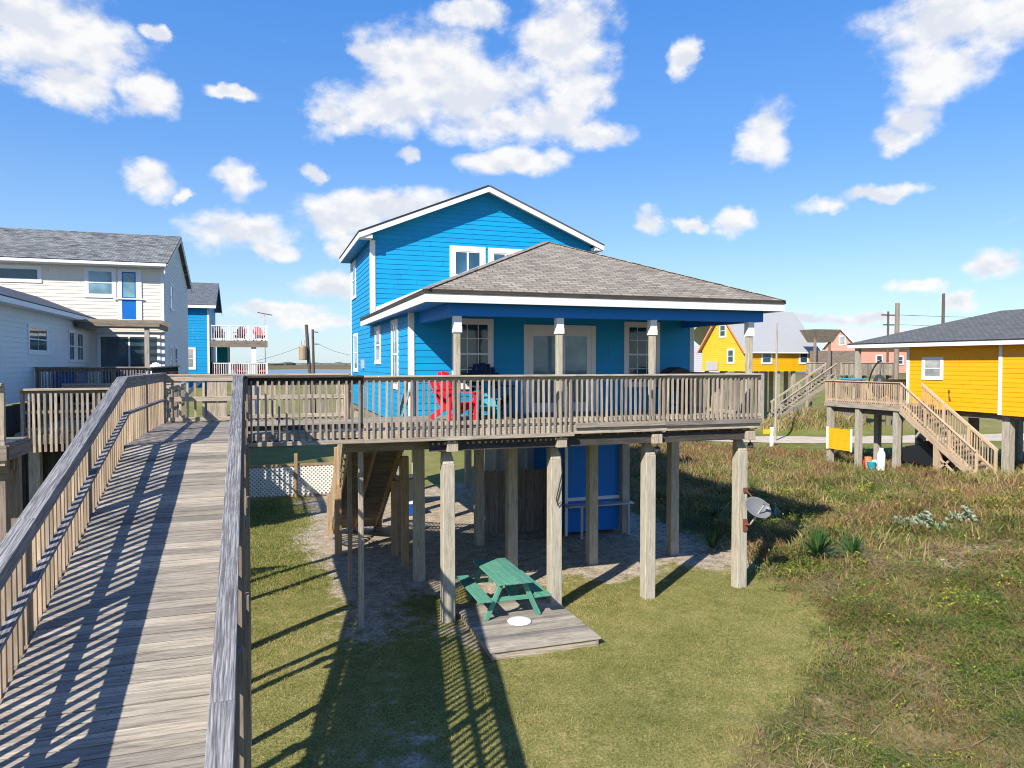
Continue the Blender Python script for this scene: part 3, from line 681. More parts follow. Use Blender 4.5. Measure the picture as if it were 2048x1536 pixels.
    for q in ([(x0,y0,.12),(x1,y0,.12),(x1,y0,3.55),(x0,y0,3.55)],[(x1,y0,.12),(x1,y1,.12),(x1,y1,3.55),(x1,y0,3.55)],[(x1,y1,.12),(x0,y1,.12),(x0,y1,3.55),(x1,y1,3.55)],[(x0,y1,.12),(x0,y0,.12),(x0,y0,3.55),(x0,y1,3.55)]): mb.face(q)
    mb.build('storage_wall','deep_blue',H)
    mb=MB(); mb.bb(x0-.03,x0+.06,y0-.03,y0-.002,.02,3.5); mb.bb(x1-.06,x1+.03,y0-.03,y0-.002,.02,3.5); mb.bb(x0+.062,x1-.062,y0-.028,y0-.002,1.06,1.16)
    mb.build('storage_trim','white_trim',H)
    mb=MB(); mb.bb(x0-.1,x1+.18,y0-.50,y0-.035,.95,.995); mb.bb(x0+.30,x0+.37,y0-.46,y0-.39,.0,.948); mb.bb(x1-.02,x1+.05,y0-.46,y0-.39,.0,.948); mb.build('counter','grey_metal_paint',H,0.004)
    mb=MB(); 
    for k in range(5):
        a=6.75+k*.36; mb.bb(a,a+.352,22.7,22.74,.2,3.5)
    mb.build('entry_panel','pale_siding',H)
    mb=MB(); 
    for a in (7.08,7.45,7.8,8.16): mb.bb(a,a+.06,22.64,22.695,.2,3.5)
    mb.build('entry_trim','white_trim',H)
    # flood lamp on the porch beam pile and a hanging cable
    mb=MB(); mb.tube([(5.80,13.98,3.3),(5.83,13.97,2.9),(5.76,13.97,2.6),(5.70,13.98,2.35),(5.74,13.98,2.22),(5.80,13.98,2.3)],.012,6); mb.build('cable','wire_black',H)
    for x in (8.05,10.45):
        mb=MB(); mb.lathe([(.02,0),(.06,-.02),(.07,-.1),(.06,-.12),(0.005,-.12)],(x,13.93,3.38),10); mb.tube([(x,13.93,3.38),(x,13.96,3.45)],.012,6); mb.build('flood_lamp','charcoal_plastic',H)
build_house()

# ------------------------------------------------------------ deck and walkway
def deck_boards(mb,x0,x1,y0,y1,z,bw=.14,gap=.006,along='x',seg=3.6,th=.032):
    a=y0 if along=='x' else x0; end=y1 if along=='x' else x1; r=0
    while a<end-.02:
        b=min(a+bw,end); lo,hi=(x0,x1) if along=='x' else (y0,y1)
        cut=[lo]; q=lo+(seg*(.5 if r%2 else 1.0)); 
        while q<hi-.4: cut.append(q); q+=seg
        cut.append(hi); dz=rng.uniform(-.0025,.0025)
        for c,d in zip(cut[:-1],cut[1:]):
            if along=='x': mb.bb(c+.001,d-.001,a,b-gap,z-th+dz,z+dz)
            else: mb.bb(a,b-gap,c+.001,d-.001,z-th+dz,z+dz)
        a+=bw; r+=1
def build_deck():
    D=thing('wooden_deck','weathered grey porch deck and walkway with baluster railing on the front of the blue house','deck',(5,15.3,0))
    y0=13.75
    mb=MB(); deck_boards(mb,-2.1,10.52,y0+.02,17.16,FL); deck_boards(mb,-2.1,-.36,12.5,y0+.016,FL); mb.build('floor_boards','deck_wood',D)
    mb=MB()
    for x in np.arange(-2.0,10.6,.41): mb.bb(x,x+.04,y0+.06,17.1,3.685,3.884)
    for y in (14.3,16.7): mb.bb(1.45,3.2,y-.05,y+.05,3.47,3.68)
    mb.build('joist','frame_wood',D)
    mb=MB(); 
    mb.bb(-.34,1.72,y0-.012,y0+.018,3.80,3.915); mb.bb(1.722,5.99,y0-.012,y0+.018,3.765,3.915); mb.bb(5.995,10.55,y0-.012,y0+.018,3.73,3.915)
    mb.bb(6.0,8.1,y0-.075,y0-.05,3.86,3.96); mb.bb(8.104,10.56,y0-.075,y0-.05,3.845,3.945)
    mb.bb(-.34,1.72,y0-.075,y0-.045,3.70,3.775); mb.bb(1.73,5.98,y0-.075,y0-.045,3.695,3.77)
    mb.build('fascia_board','rail_wood',D,0.003)
    mb=MB(); mb.bb(10.524,10.56,y0+.02,17.1,3.70,3.915); mb.bb(-2.14,-2.104,12.5,16.95,3.70,3.915); mb.bb(-2.1,2.0,16.95,16.985,3.70,3.915); mb.build('fascia_board','rail_wood',D,.003)
    mb=MB(); mb.bb(3.0,10.5,y0+.10,y0+.15,3.47,3.68); mb.build('joist','dark_wood',D)
    for side in ((-.42,1.73),):
        railing(D,(side[0],y0-.03,FL),(side[1],y0-.03,FL),(0,1,0),(0.03,0.985),1.04,(.15,.036),.13,(.10,),(-.2,.95),.118,.037,'dark_wood','dark_wood','rail_wood','rail_wood',(-.22,.99))
    railing(D,(1.73,y0-.03,FL),(6.0,y0-.03,FL),(0,1,0),(.42,.985),1.035,(.14,.036),.09,(.10,),(-.2,.94),.118,.037,'rail_wood','rail_wood','rail_wood','rail_wood',(-.22,.99))
    railing(D,(6.0,y0-.03,FL),(10.58,y0-.03,FL),(0,1,0),(.46,.99),1.035,(.14,.036),.09,(.10,),(-.03,.94),.112,.037,'rail_wood','rail_wood','rail_wood','rail_wood',(-.22,.99))
    railing(D,(10.56,y0,FL),(10.56,17.1,FL),(-1,0,0),(.5,.97),1.035,(.14,.036),.09,(.10,),(-.1,.94),.118,.037,'rail_wood','rail_wood','rail_wood','rail_wood',(-.22,.99))
    # back rail of the walkway and the end rail of the landing, both with a middle board
    railing(D,(-.5,16.93,FL),(1.8,16.93,FL),(0,-1,0),(.02,.97),1.03,(.14,.036),.09,(.10,),(-.1,.94),.105,.05,'rail_wood','rail_wood','rail_wood','rail_wood',(-.22,.98),mid=(.52,.03,.036,.09))
    railing(D,(-2.1,16.93,FL),(-.5,16.93,FL),(0,-1,0),(.02,),1.03,(.14,.036),.11,(.07,),(0,.94),.15,.045,'rail_wood','rail_wood','tan_wood','rail_wood',(-.22,.98),mid=(.5,.05,.036,.10),pick_skip=[(.9,1.3)])
    g=MB(); g.bb(-1.19,-1.0,16.90,16.93,FL+.04,FL+.93); g.bb(-.985,-.79,16.90,16.93,FL+.04,FL+.93); g.build('gate_board','rail_wood',D,.004)
    # string of tiny lamps lying along the front rail
    m=MB(); m.lathe([(0,.0),(.012,.006),(.015,.016),(.008,.028),(0,.03)],(2.0,y0-.105,FL+1.0),6); b0=m.build('string_light','white_plastic',D)
    for k in range(1,41):
        c=b0.copy(); C.objects.link(c); c.parent=D; c.location=(k*.21+rng.uniform(-.05,.05),0,rng.uniform(-.012,.012))
    for x,y in ((1.74,14.36),(1.80,16.9)):
        m=MB(); m.bb(x-.05,x+.05,y-.05,y+.05,-.2,3.68); m.build('support_post','frame_wood' if y>15 else 'rail_wood',D,.006)
    for x,y in ((-2.05,12.6),(-.42,13.9),(-2.05,16.8),(-.42,16.8)):
        m=MB(); m.bb(x-.07,x+.07,y-.07,y+.07,-.2,3.68); m.build('support_post','frame_wood',D,.006)
build_deck()

# ------------------------------------------------------------ boardwalk ramp down to the beach
RS=.25
def rz(y): return FL-RS*(12.5-y)
def build_ramp():
    Rm=thing('boardwalk_ramp','weathered grey boardwalk ramp with baluster side rails sloping up to the deck','ramp',(-1.2,8,0))
    y0=2.0
    xr=lambda y:-.27-.15*(y-4.5)/8.2
    mb=MB(); y=12.495; sl=Vector((0,1,RS)).normalized(); up=Vector((0,-RS,1)).normalized(); i=0
    while y>y0:
        b=.14; c=Vector((0,y-b/2,rz(y-b/2)-.016+rng.uniform(-.003,.003)))
        mb.beam((-2.03+rng.uniform(-.012,.012),c.y,c.z),(xr(y)-.02,c.y+rng.uniform(-.004,.004),c.z),b*.925,.034,up); y-=b*.97; i+=1
    mb.build('floor_boards','deck_wood',Rm,0.003)
    nl=MB(); y=12.495
    while y>y0:
        b=.14
        for x in (-1.93,-1.2,xr(y)-.10):
            for o in (.04,.10):
                yy=y-o+rng.uniform(-.012,.012); xx=x+rng.uniform(-.02,.02); nl.lathe([(.0045,-.004),(.0045,.003),(0,.0035)],(xx,yy,rz(yy)+.002),6)
        y-=b*.97
    o=nl.build('nail_heads','rust_metal',Rm); o['kind']='stuff'
    mb=MB()
    for x in (-2.06,-1.2): mb.beam((x,y0,rz(y0)-.15),(x,12.5,rz(12.5)-.15),.04,.23)
    mb.beam((xr(y0)+.02,y0,rz(y0)-.15),(xr(12.5)+.02,12.5,rz(12.5)-.15),.04,.23)
    mb.build('stringer','frame_wood',Rm)
    L=10.5
    def rr(p0,p1,inn,posts,pm,fm,mid=True,sp=.145):
        railing(Rm,p0,p1,inn,posts,1.06,(.155,.038),.14,(),(-.28,1.0),sp,.042,'cap_wood',fm,pm,'frame_wood',(-.3,1.0),1,-1,(.50,.05,.09,.04) if mid else None,.09,2.5)
    rr((-2.075,y0,rz(y0)),(-2.075,12.5,rz(12.5)),(1,0,0),(.13,.33,.53,.77,.99),'tan_wood','cap_wood')
    rr((-2.075,12.5,FL),(-2.075,16.93,FL),(1,0,0),(.5,),'tan_wood','cap_wood',True,.205)
    rr((xr(y0),y0,rz(y0)),(xr(12.55),12.55,rz(12.55)),(-1,0,0),(.13,.33,.53,.77,.99),'tan_wood','cap_wood')
    rr((xr(12.55),12.55,FL),(xr(12.55)-.0,13.72,FL),(-1,0,0),(.97,),'tan_wood','cap_wood')
    for y in (3.2,5.6,8.0,10.4,12.4):
        for x in (-2.18,xr(y)+.10):
            m=MB(); m.bb(x-.055,x+.055,y-.055,y+.055,-.2,rz(y)+.0); m.build('support_post','frame_wood',Rm,.006)
        m=MB(); m.bb(-2.25,xr(y)+.12,y+.06,y+.10,rz(y)-.45,rz(y)-.27); m.build('cross_beam','frame_wood',Rm)
build_ramp()

# ------------------------------------------------------------ staircase under the walkway
def build_stairs():
    T=thing('staircase','brown wooden staircase running down behind the walkway under the blue house','stairs',(2.5,20,0))
    ya,za,yb,zb=17.05,FL,22.9,0.0; n=20; x0,x1=1.92,3.18
    P=lambda t:(ya+(yb-ya)*t,za+(zb-za)*t)
    mb=MB()
    for x in (x0,(x0+x1)/2,x1):
        mb.beam((x,ya,za-.2),(x,yb,zb+.02),.045,.26)
    mb.build('stringer','new_pine',T)
    mb=MB()
    for i in range(1,n):
        y,z=P(i/n); mb.bb(x0-.06,x1+.06,y-.17,y+.13,z-.02,z+.02); mb.bb(x0-.02,x1+.02,y-.165,y-.145,z-.0+.021,z+.17)
    mb.build('tread','frame_wood',T,.004)
    for x in (x0-.05,x1+.05):
        inn=1 if x<2.5 else -1
        m=MB(); m.beam((x,ya,za+.98),(x,yb-.25,zb+1.05),.09,.04); m.beam((x,ya,za+.62),(x,yb-.25,zb+.66),.036,.09); m.build('handrail','rail_wood',T,.004)
        m=MB()
        for i in range(42):
            y,z=P((i+.5)/43); m.bb(x-.055*inn-.018,x-.055*inn+.018,y-.018,y+.018,z-.12,z+.93)
        m.build('baluster_panel','tan_wood',T)
    for x,y in ((x0-.1,20.0),(x1+.1,19.6),(x0-.1,22.6),(x1+.1,22.6),(x1+.16,18.4)):
        t=(y-ya)/(yb-ya); m=MB(); m.bb(x-.09,x+.09,y-.09,y+.09,-.2,za+(zb-za)*t+(.98 if x<2.5 or y>22 else -.2)); m.build('support_post','new_pine',T,.008)
build_stairs()

# ------------------------------------------------------------ picket fence, platform, picnic table, lid
def build_yard():
    T=thing('picket_fence','dark weathered picket screen fence under the house beside the blue store room','fence',(7,20.3,0))
    m=MB(); x=5.9
    while x<8.32:
        w=rng.uniform(.125,.14); m.bb(x,x+w,20.35+rng.uniform(-.006,.006),20.375,.16,2.02+rng.uniform(-.03,.03)); x+=w+.008
    m.build('picket_panel','fence_wood',T)
    m=MB(); m.bb(5.88,8.35,20.378,20.42,.35,.44); m.bb(5.88,8.35,20.378,20.42,1.7,1.79); m.build('fence_rail','fence_wood',T)
    for x in (5.86,8.34):
        m=MB(); m.bb(x-.05,x+.05,20.43,20.53,-.1,2.0); m.build('fence_post','fence_wood',T)
    D=thing('ground_platform','low grey plank platform lying on the grass below the deck','platform',(4.7,13.2,0))
    m=MB(); deck_boards(m,3.66,5.78,11.98,14.62,.17,.138,.010,'x',9,.034); m.build('floor_boards','deck_wood',D,.003)
    m=MB(); m.bb(3.70,3.745,12.0,14.58,.0,.132); m.bb(5.69,5.735,12.0,14.58,.0,.132); m.bb(3.75,5.685,12.01,12.05,.0,.132); m.bb(4.7,4.745,12.06,14.58,.0,.132); m.build('joist','rail_wood',D)
    z=.172; T=thing('picnic_table','green painted wooden picnic table with attached benches on the plank platform','table',(4.57,14.0,z),rz=0)
    ya,yb=13.25,15.05
    m=MB()
    for k in range(5):
        a=4.215+k*.145; m.bb(a,a+.139,ya,yb,z+.72,z+.758)
    m.build('tabletop','green_paint_wood',T,.006)
    for xc in (3.96,5.17):
        m=MB()
        for k in range(2):
            a=xc-.14+k*.143; m.bb(a,a+.138,ya,yb,z+.42,z+.455)
        m.build('bench','green_paint_wood',T,.006)
    for y in (ya+.22,yb-.26):
        for s in (-1,1):
            m=MB(); m.beam((4.57+s*.23,y,z+.70),(4.57+s*.55,y,z-.0),.04,.10,(1,0,0)); m.build('leg','green_paint_wood',T,.004)
        m=MB(); m.bb(3.86,5.28,y+.022,y+.062,z+.33,z+.418); m.bb(4.24,4.90,y+.022,y+.062,z+.64,z+.718); m.build('cross_brace','green_paint_wood',T,.004)
    m=MB(); m.beam((4.57,ya+.28,z+.38),(4.57,(ya+yb)/2,z+.70),.08,.035); m.beam((4.57,yb-.32,z+.38),(4.57,(ya+yb)/2,z+.70),.08,.035); m.build('cross_brace','green_paint_wood',T,.004)
    m=MB(); m.lathe([(.0,.006),(.20,.006),(.235,.0),(.24,.012),(.215,.03),(.18,.042),(.10,.056),(.0,.06)],(4.63,13.27-.05,.172),28); o=m.build('bucket_lid','white_plastic',None,0,True); tag(o,'round white plastic lid lying flat on the plank platform by the picnic table','lid')
    # satellite dish on the right front pile
    T=thing('satellite_dish','grey oval satellite dish with feed arm on a rusty bracket on the right front piling','satellite dish',(10.45,13.95,1.9))
    nrm=Vector((-.15,-.86,.48)).normalized(); ux=Vector((.80,-.05,-.55)); ux=(ux-nrm*ux.dot(nrm)).normalized(); uy=nrm.cross(ux)
    Mx=Matrix((ux,uy,nrm)).transposed()
    m=MB(); sc=Matrix.Diagonal((.88,.66,.9))
    m.lathe([(0,0),(.10,.006),(.20,.028),(.30,.066),(.345,.09),(.355,.085),(.30,.055),(.20,.016),(.10,-.006),(0,-.012)],(10.40,13.62,1.93),28,Mx@sc); m.build('reflector','dish_grey',T,0,True)
    c=Vector((10.40,13.62,1.93)); lo=c-uy*.0+Vector((.0,.02,-.30))
    m=MB(); tip=c+nrm*.34+Vector((.06,0,.0)); m.beam(Vector((10.36,13.78,1.55)),tip,.028,.028); m.build('feed_arm','grey_metal_paint',T)
    m=MB(); m.beam(tip-ux*.05,tip+ux*.08,.045,.05); m.lathe([(.018,0),(.03,.03),(.03,.06),(0,.062)],tip,10,Mx@Matrix.Diagonal((1,1,-1))); m.build('receiver','dish_grey',T)
    m=MB(); m.beam((10.37,13.985,1.35),(10.37,13.985,1.62),.12,.02,(0,1,0)); m.beam((10.37,13.985,2.24),(10.37,13.985,2.34),.12,.02,(0,1,0)); m.tube([(10.36,13.97,1.5),(10.40,13.84,1.52),(10.42,13.76,1.66),(10.5,13.68,1.88)],.022,8); m.tube([(10.36,13.97,2.28),(10.40,13.88,2.22),(10.47,13.74,2.05)],.014,6); m.build('bracket','rust_metal',T)
build_yard()

T=thing('cool_box','blue cool box with white lid on the sand beyond the stairs','cool box',(4.6,24.5,0)); m=MB(); m.bb(4.3,4.95,24.3,24.75,.02,.40); m.build('box_body','blue_plastic',T,.03); m=MB(); m.bb(4.28,4.97,24.28,24.77,.402,.47); m.build('lid','white_plastic',T,.02)
T=thing('rubbish_bin','black wheeled rubbish bin standing under the back of the house','bin',(5.0,26.3,0)); m=MB(); m.hexa([(4.75,26.05,.08),(5.25,26.05,.08),(5.25,26.6,.08),(4.75,26.6,.08)],[(4.68,26.0,1.0),(5.32,26.0,1.0),(5.32,26.68,1.0),(4.68,26.68,1.0)]); m.build('bin_body','charcoal_plastic',T,.02); m=MB(); m.bb(4.65,5.35,25.96,26.72,1.003,1.07); m.build('lid','charcoal_plastic',T,.02)
for x in (4.78,5.22): m=MB(); m.lathe([(0,-.03),(.1,-.03),(.11,0),(.1,.03),(0,.03)],(x,26.63,.11),12,Matrix.Rotation(R(90),3,'Y')); m.build('wheel','wire_black',T)
m=MB(); m.tube([(2.35+.28*math.cos(a)*(1+.02*k),21.0+.28*math.sin(a),.03+.0035*k) for k,a in enumerate(np.linspace(0,8*math.pi,64))],.014,6); o=m.build('garden_hose','charcoal_plastic'); tag(o,'coiled dark garden hose lying on the sand under the stairs','hose')
# ------------------------------------------------------------ garden chairs on the porch
def chair_parts(T,mat):
    o=T.location
    def at(x,y,z): return Vector((x,y,z))
    m=MB()
    for k in range(6):
        y=-.30+k*.095; z=.37-.03*k*.95; m.beam(at(-.25,y,z),at(.25,y,z),.088,.022,(0,.3,1))
    o1=m.build('seat',mat); 
    b=MB()
    for k in range(7):
        a=(k-3)*.085; top=1.0-.022*(k-3)**2; b.beam(at(a*.82,.14,.22),at(a*1.12,.50,top),.076,.022,(0,-.9,.35))
    b.beam(at(-.27,.33,.60),at(.27,.33,.60),.03,.07,(0,-.35,.9)); o2=b.build('backrest',mat)
    parts=[o1,o2]
    for s in (-1,1):
        m=MB(); m.prism([(s*.24,-.38,.56),(s*.40,-.38,.56),(s*.42,-.15,.56),(s*.36,.34,.56),(s*.29,.34,.56),(s*.27,-.1,.56)],(0,0,.025)); parts.append(m.build('armrest',mat))
        m=MB(); m.beam(at(s*.30,-.30,0),at(s*.30,-.30,.558),.10,.03,(1,0,0)); parts.append(m.build('leg',mat))
        m=MB(); m.beam(at(s*.265,-.28,.36),at(s*.265,.56,.02),.032,.11); parts.append(m.build('leg',mat))
    for p in parts: p.parent=T
def adirondack(label,mat,x,y,z,rzd,grp,sc=1.0):
    T=thing('garden_chair',label,'chair',(x,y,z),grp,R(rzd)); T.scale=(sc,)*3; chair_parts(T,mat)
    return T
G='garden chairs on the porch deck'
adirondack('red slatted garden chair on the sunny left end of the porch deck','red_plastic',3.98,15.7,FL,16,G,1.08)
adirondack('teal blue slatted garden chair just right of the red chair','teal_plastic',4.72,15.75,FL,-15,G,.82)
adirondack('dark navy slatted garden chair in front of the left porch window','navy_plastic',5.02,16.4,FL,0,G,1.27)
T=thing('covered_grill','grill under a domed charcoal cover at the right end of the porch','grill',(10.0,16.4,FL))
m=MB(); m.prism([(9.62,16.2,FL+.55),(10.42,16.2,FL+.55),(10.42,16.2,FL+.88),(10.30,16.2,FL+1.08),(10.0,16.2,FL+1.17),(9.74,16.2,FL+1.08),(9.62,16.2,FL+.88)],(0,.5,0)); m.build('cover','charcoal_plastic',T,.03)
for x in (9.7,10.34):
    for y in (16.26,16.64): m=MB(); m.bb(x-.025,x+.025,y-.025,y+.025,FL,FL+.549); m.build('leg','charcoal_plastic',T)
m=MB(); m.bb(9.68,10.36,16.24,16.66,FL+.18,FL+.2); m.build('shelf','charcoal_plastic',T)

# ------------------------------------------------------------ cream neighbour house on the left
def build_cream():
    H=thing('cream_house','cream sided two storey house with grey shingle roof and blue upper door beyond the ramp','house',(-10,38,0))
    Y0,Y1,X1,X0=35.0,45.2,-4.15,-19.0; zt=9.35
    mb=MB()
    lap_wall(mb,(X0,Y0,0),(1,0,0),(0,-1,0),[(0,4.2),(X1-X0,4.2),(X1-X0,zt),(0,zt)],.15)
    mb.build('wall','cream_siding',H)
    mb=MB(); ym=(Y0+Y1)/2
    lap_wall(mb,(X1,Y0,0),(0,1,0),(1,0,0),[(0,3.6),(Y1-Y0,3.6),(Y1-Y0,zt),(ym-Y0,11.2),(0,zt)],.15)
    mb.face([(X0,Y0,3.6),(X0,Y1,3.6),(X1,Y1,3.6),(X1,Y0,3.6)]); mb.face([(X0,Y1,3.6),(X0,Y1,zt),(X1,Y1,zt),(X1,Y1,3.6)])
    mb.build('wall','pale_siding',H)
    ya,yb=Y0-.5,Y1+.5; xe=X1+.22; ze,zr=9.42,11.45
    mb=MB(); roof_quad(mb,[(X0-.3,ya,ze),(xe,ya,ze),(xe,ym,zr),(X0-.3,ym,zr)],.06); roof_quad(mb,[(xe,yb,ze),(X0-.3,yb,ze),(X0-.3,ym,zr),(xe,ym,zr)],.06); mb.build('roof','grey_shingle',H)
    mb=MB()
    for (y0,y1) in ((ya,ym),(yb,ym)): mb.prism([(xe-.03,y0,ze-.2),(xe-.03,y1,zr-.2),(xe-.03,y1,zr-.004),(xe-.03,y0,ze-.004)],(.028,0,0))
    mb.build('rake_board','cream_siding',H)
    mb=MB(); mb.bb(X0-.3,xe-.035,ya-.11,ya-.003,ze-.13,ze+.005); mb.bb(xe-.16,xe-.09,ya+.03,ya+.09,ze-.42,ze-.14); mb.build('gutter','white_trim',H,.02)
    mb=MB(); mb.bb(X0,X1,ya+.002,Y0-.02,ze-.14,ze-.12); mb.build('soffit','white_trim',H)
    F=W((0,Y0,0),(1,0,0),(0,-1,0)); E_=W((X1,0,0),(0,1,0),(1,0,0))
    window(H,F,-10.6,-8.75,8.5,9.2,.12,'single',None,'dark_glass'); window(H,F,-7.2,-6.0,7.95,9.22,.13,'double',None,'pale_glass')
    d=MB(); wbox(d,F,-5.93,-5.78,6.97,9.2,0,.05); wbox(d,F,-5.24,-5.02,6.97,9.2,0,.05); wbox(d,F,-5.78,-5.24,9.08,9.2,0,.05); wbox(d,F,-5.78,-5.24,6.97,7.05,0,.05); fr=d.build('door_frame','white_trim',H)
    d=MB(); wbox(d,F,-5.78,-5.24,7.05,9.08,.001,.03); o=d.build('door','door_blue',H); g=MB(); wbox(g,F,-5.73,-5.29,8.0,9.02,.001,.034); g.build('pane','pale_glass',o)
    d=MB(); wbox(d,F,-6.1,-4.95,7.90,7.95,.06,.10); d.build('safety_bar','white_trim',H)
    mb=MB(); wbox(mb,F,X1-X0 and X1-.12,X1,4.2,zt-.02,.0,.03); mb.build('corner_board','white_trim',H)
    window(H,E_,37.0,38.1,7.6,8.9,.1,'double',None,'pale_glass')
    for a,b in ((36.6,37.6),(38.6,39.6)): window(H,E_,a,b,4.7,6.0,.1,'double',(2,2),'dark_glass')
    # sliding door and timber pergola
    d=MB(); wbox(d,F,-6.75,-6.62,4.25,6.4,0,.05); wbox(d,F,-4.45,-4.32,4.25,6.4,0,.05); wbox(d,F,-6.62,-4.45,6.3,6.4,0,.05); wbox(d,F,-5.57,-5.5,4.25,6.3,0,.045); fr=d.build('sliding_door','white_trim',H)
    g=MB(); wbox(g,F,-6.62,-4.45,4.3,6.3,.0,.03); g.build('pane','dark_glass',fr)
    mb=MB(); mb.bb(-6.9,-4.0,32.2,32.3,6.55,6.75); mb.bb(-6.9,-6.8,32.32,34.95,6.55,6.75); mb.bb(-4.1,-4.0,32.32,34.95,6.55,6.75)
    for k in range(11): mb.bb(-6.95,-3.85,31.95+k*.27,31.99+k*.27,6.752,6.87)
    mb.build('pergola','frame_wood',H)
    mb=MB(); mb.bb(-4.55,-4.38,32.18,32.34,4.2,6.545); mb.build('pergola_post','pile_wood',H)
    # single storey wing on the left whose shaded side faces the ramp
    XW=-7.05; mb=MB()
    lap_wall(mb,(XW,21.0,0),(0,1,0),(1,0,0),[(0,4.0),(13.98,4.0),(13.98,6.9),(0,6.9)],.15)
    lap_wall(mb,(-14,21.0,0),(1,0,0),(0,-1,0),[(0,4.0),(6.95,4.0),(6.95,6.9),(0,6.9)],.15)
    mb.build('wing_wall','pale_siding',H)
    mb=MB(); xe=-6.72; ze=6.98
    roof_quad(mb,[(xe,20.6,ze),(xe,34.93,ze),(-8.9,34.93,7.86),(-8.9,20.6,7.86)],.06); roof_quad(mb,[(-14.3,34.93,ze),(-14.3,20.6,ze),(-8.9,20.6,7.86),(-8.9,34.93,7.86)],.06); mb.build('wing_roof','slate_shingle',H)
    mb=MB(); mb.bb(xe+.003,xe+.10,20.6,34.9,ze-.15,ze+.0); mb.bb(XW+.02,xe,20.6,34.9,ze-.16,ze-.13); mb.build('gutter','white_trim',H)
    Wg=W((XW,0,0),(0,1,0),(1,0,0))
    window(H,Wg,26.5,28.7,5.45,6.45,.12,'double',(2,2),'dark_glass')
    window(H,Wg,31.5,32.4,5.2,6.45,.08,'double',(2,2),'dark_glass'); window(H,Wg,32.75,33.85,5.2,6.45,.08,'double',(2,2),'dark_glass')
    for x in (-18,-14,-10.5,-7.2,-4.5):
        for y in (35.3,40,44.8): m=MB(); m.bb(x-.15,x+.15,y-.15,y+.15,-.2,3.7); m.build('piling','pile_wood',H)
    mb=MB()
    for k in range(80): y=21.0+k*.17; mb.bb(-7.02,-6.99,y,y+.155,.05,3.95)
    mb.build('shade_fill_skirt','dark_wood',H)  # dark slats added in place of the shade beneath the wing
    mb=MB()
    for k in range(40): x=-13.9+k*.17; mb.bb(x,x+.155,20.97,21.0,.05,3.95)
    mb.build('shade_fill_skirt','dark_wood',H)  # same added dark slats across the wing's front
    for x in (-13,-10,-7.3):
        for y in (22,26.5,31): m=MB(); m.bb(x-.15,x+.15,y-.15,y+.15,-.2,3.9); m.build('piling','pile_wood',H)
    D=thing('neighbour_deck','dark railed timber deck in the corner of the cream house','deck',(-5.2,31,0))
    mb=MB(); deck_boards(mb,-7.0,-3.6,27.0,34.9,4.2,.14,.006,'x',9); mb.build('floor_boards','deck_wood',D)
    mb=MB(); mb.bb(-7.0,-3.58,26.9,26.96,3.9,4.19); mb.bb(-3.59,-3.55,26.97,34.9,3.9,4.19); mb.build('fascia_board','frame_wood',D)
    railing(D,(-7.0,26.98,4.2),(-3.6,26.98,4.2),(0,1,0),(.03,.35,.66,.97),.86,(.15,.05),.10,(.1,),(.0,.8),.09,.04,'frame_wood','frame_wood','fence_wood','frame_wood',(-.2,.8))
    railing(D,(-3.6,27.0,4.2),(-3.6,34.8,4.2),(-1,0,0),(.3,.6,.95),.86,(.15,.05),.10,(.1,),(.0,.8),.12,.035,'frame_wood','dark_wood','dark_wood','frame_wood',(-.2,.8))
    for x in (-6.8,-3.8):
        for y in (27.2,31): m=MB(); m.bb(x-.12,x+.12,y-.12,y+.12,-.2,3.9); m.build('support_post','pile_wood',D)
    # deck furniture just above the rail
    T=thing('deck_box','blue storage box against the shaded wing of the cream house','box',(-6.6,29.8,4.2)); m=MB(); m.bb(-6.95,-6.35,29.2,31.2,4.21,4.85); m.build('box_body','blue_plastic',T,.03); m=MB(); m.bb(-6.98,-6.32,29.17,31.23,4.852,4.93); m.build('lid','blue_plastic',T,.02)
    T=thing('patio_table','white topped patio table on the deck of the cream house','table',(-5.3,29.4,4.2)); m=MB(); m.bb(-6.0,-4.7,29.0,29.9,4.91,4.95); m.build('tabletop','white_plastic',T,.01)
    for x in (-5.9,-4.8):
        for y in (29.1,29.8): m=MB(); m.bb(x-.025,x+.025,y-.025,y+.025,4.2,4.909); m.build('leg','grey_metal_paint',T)
    T=thing('garden_chair','pale grey garden chair beside the pergola post of the cream house','chair',(-4.2,30.5,4.2),None,R(-25)); chair_parts(T,'white_plastic')
build_cream()

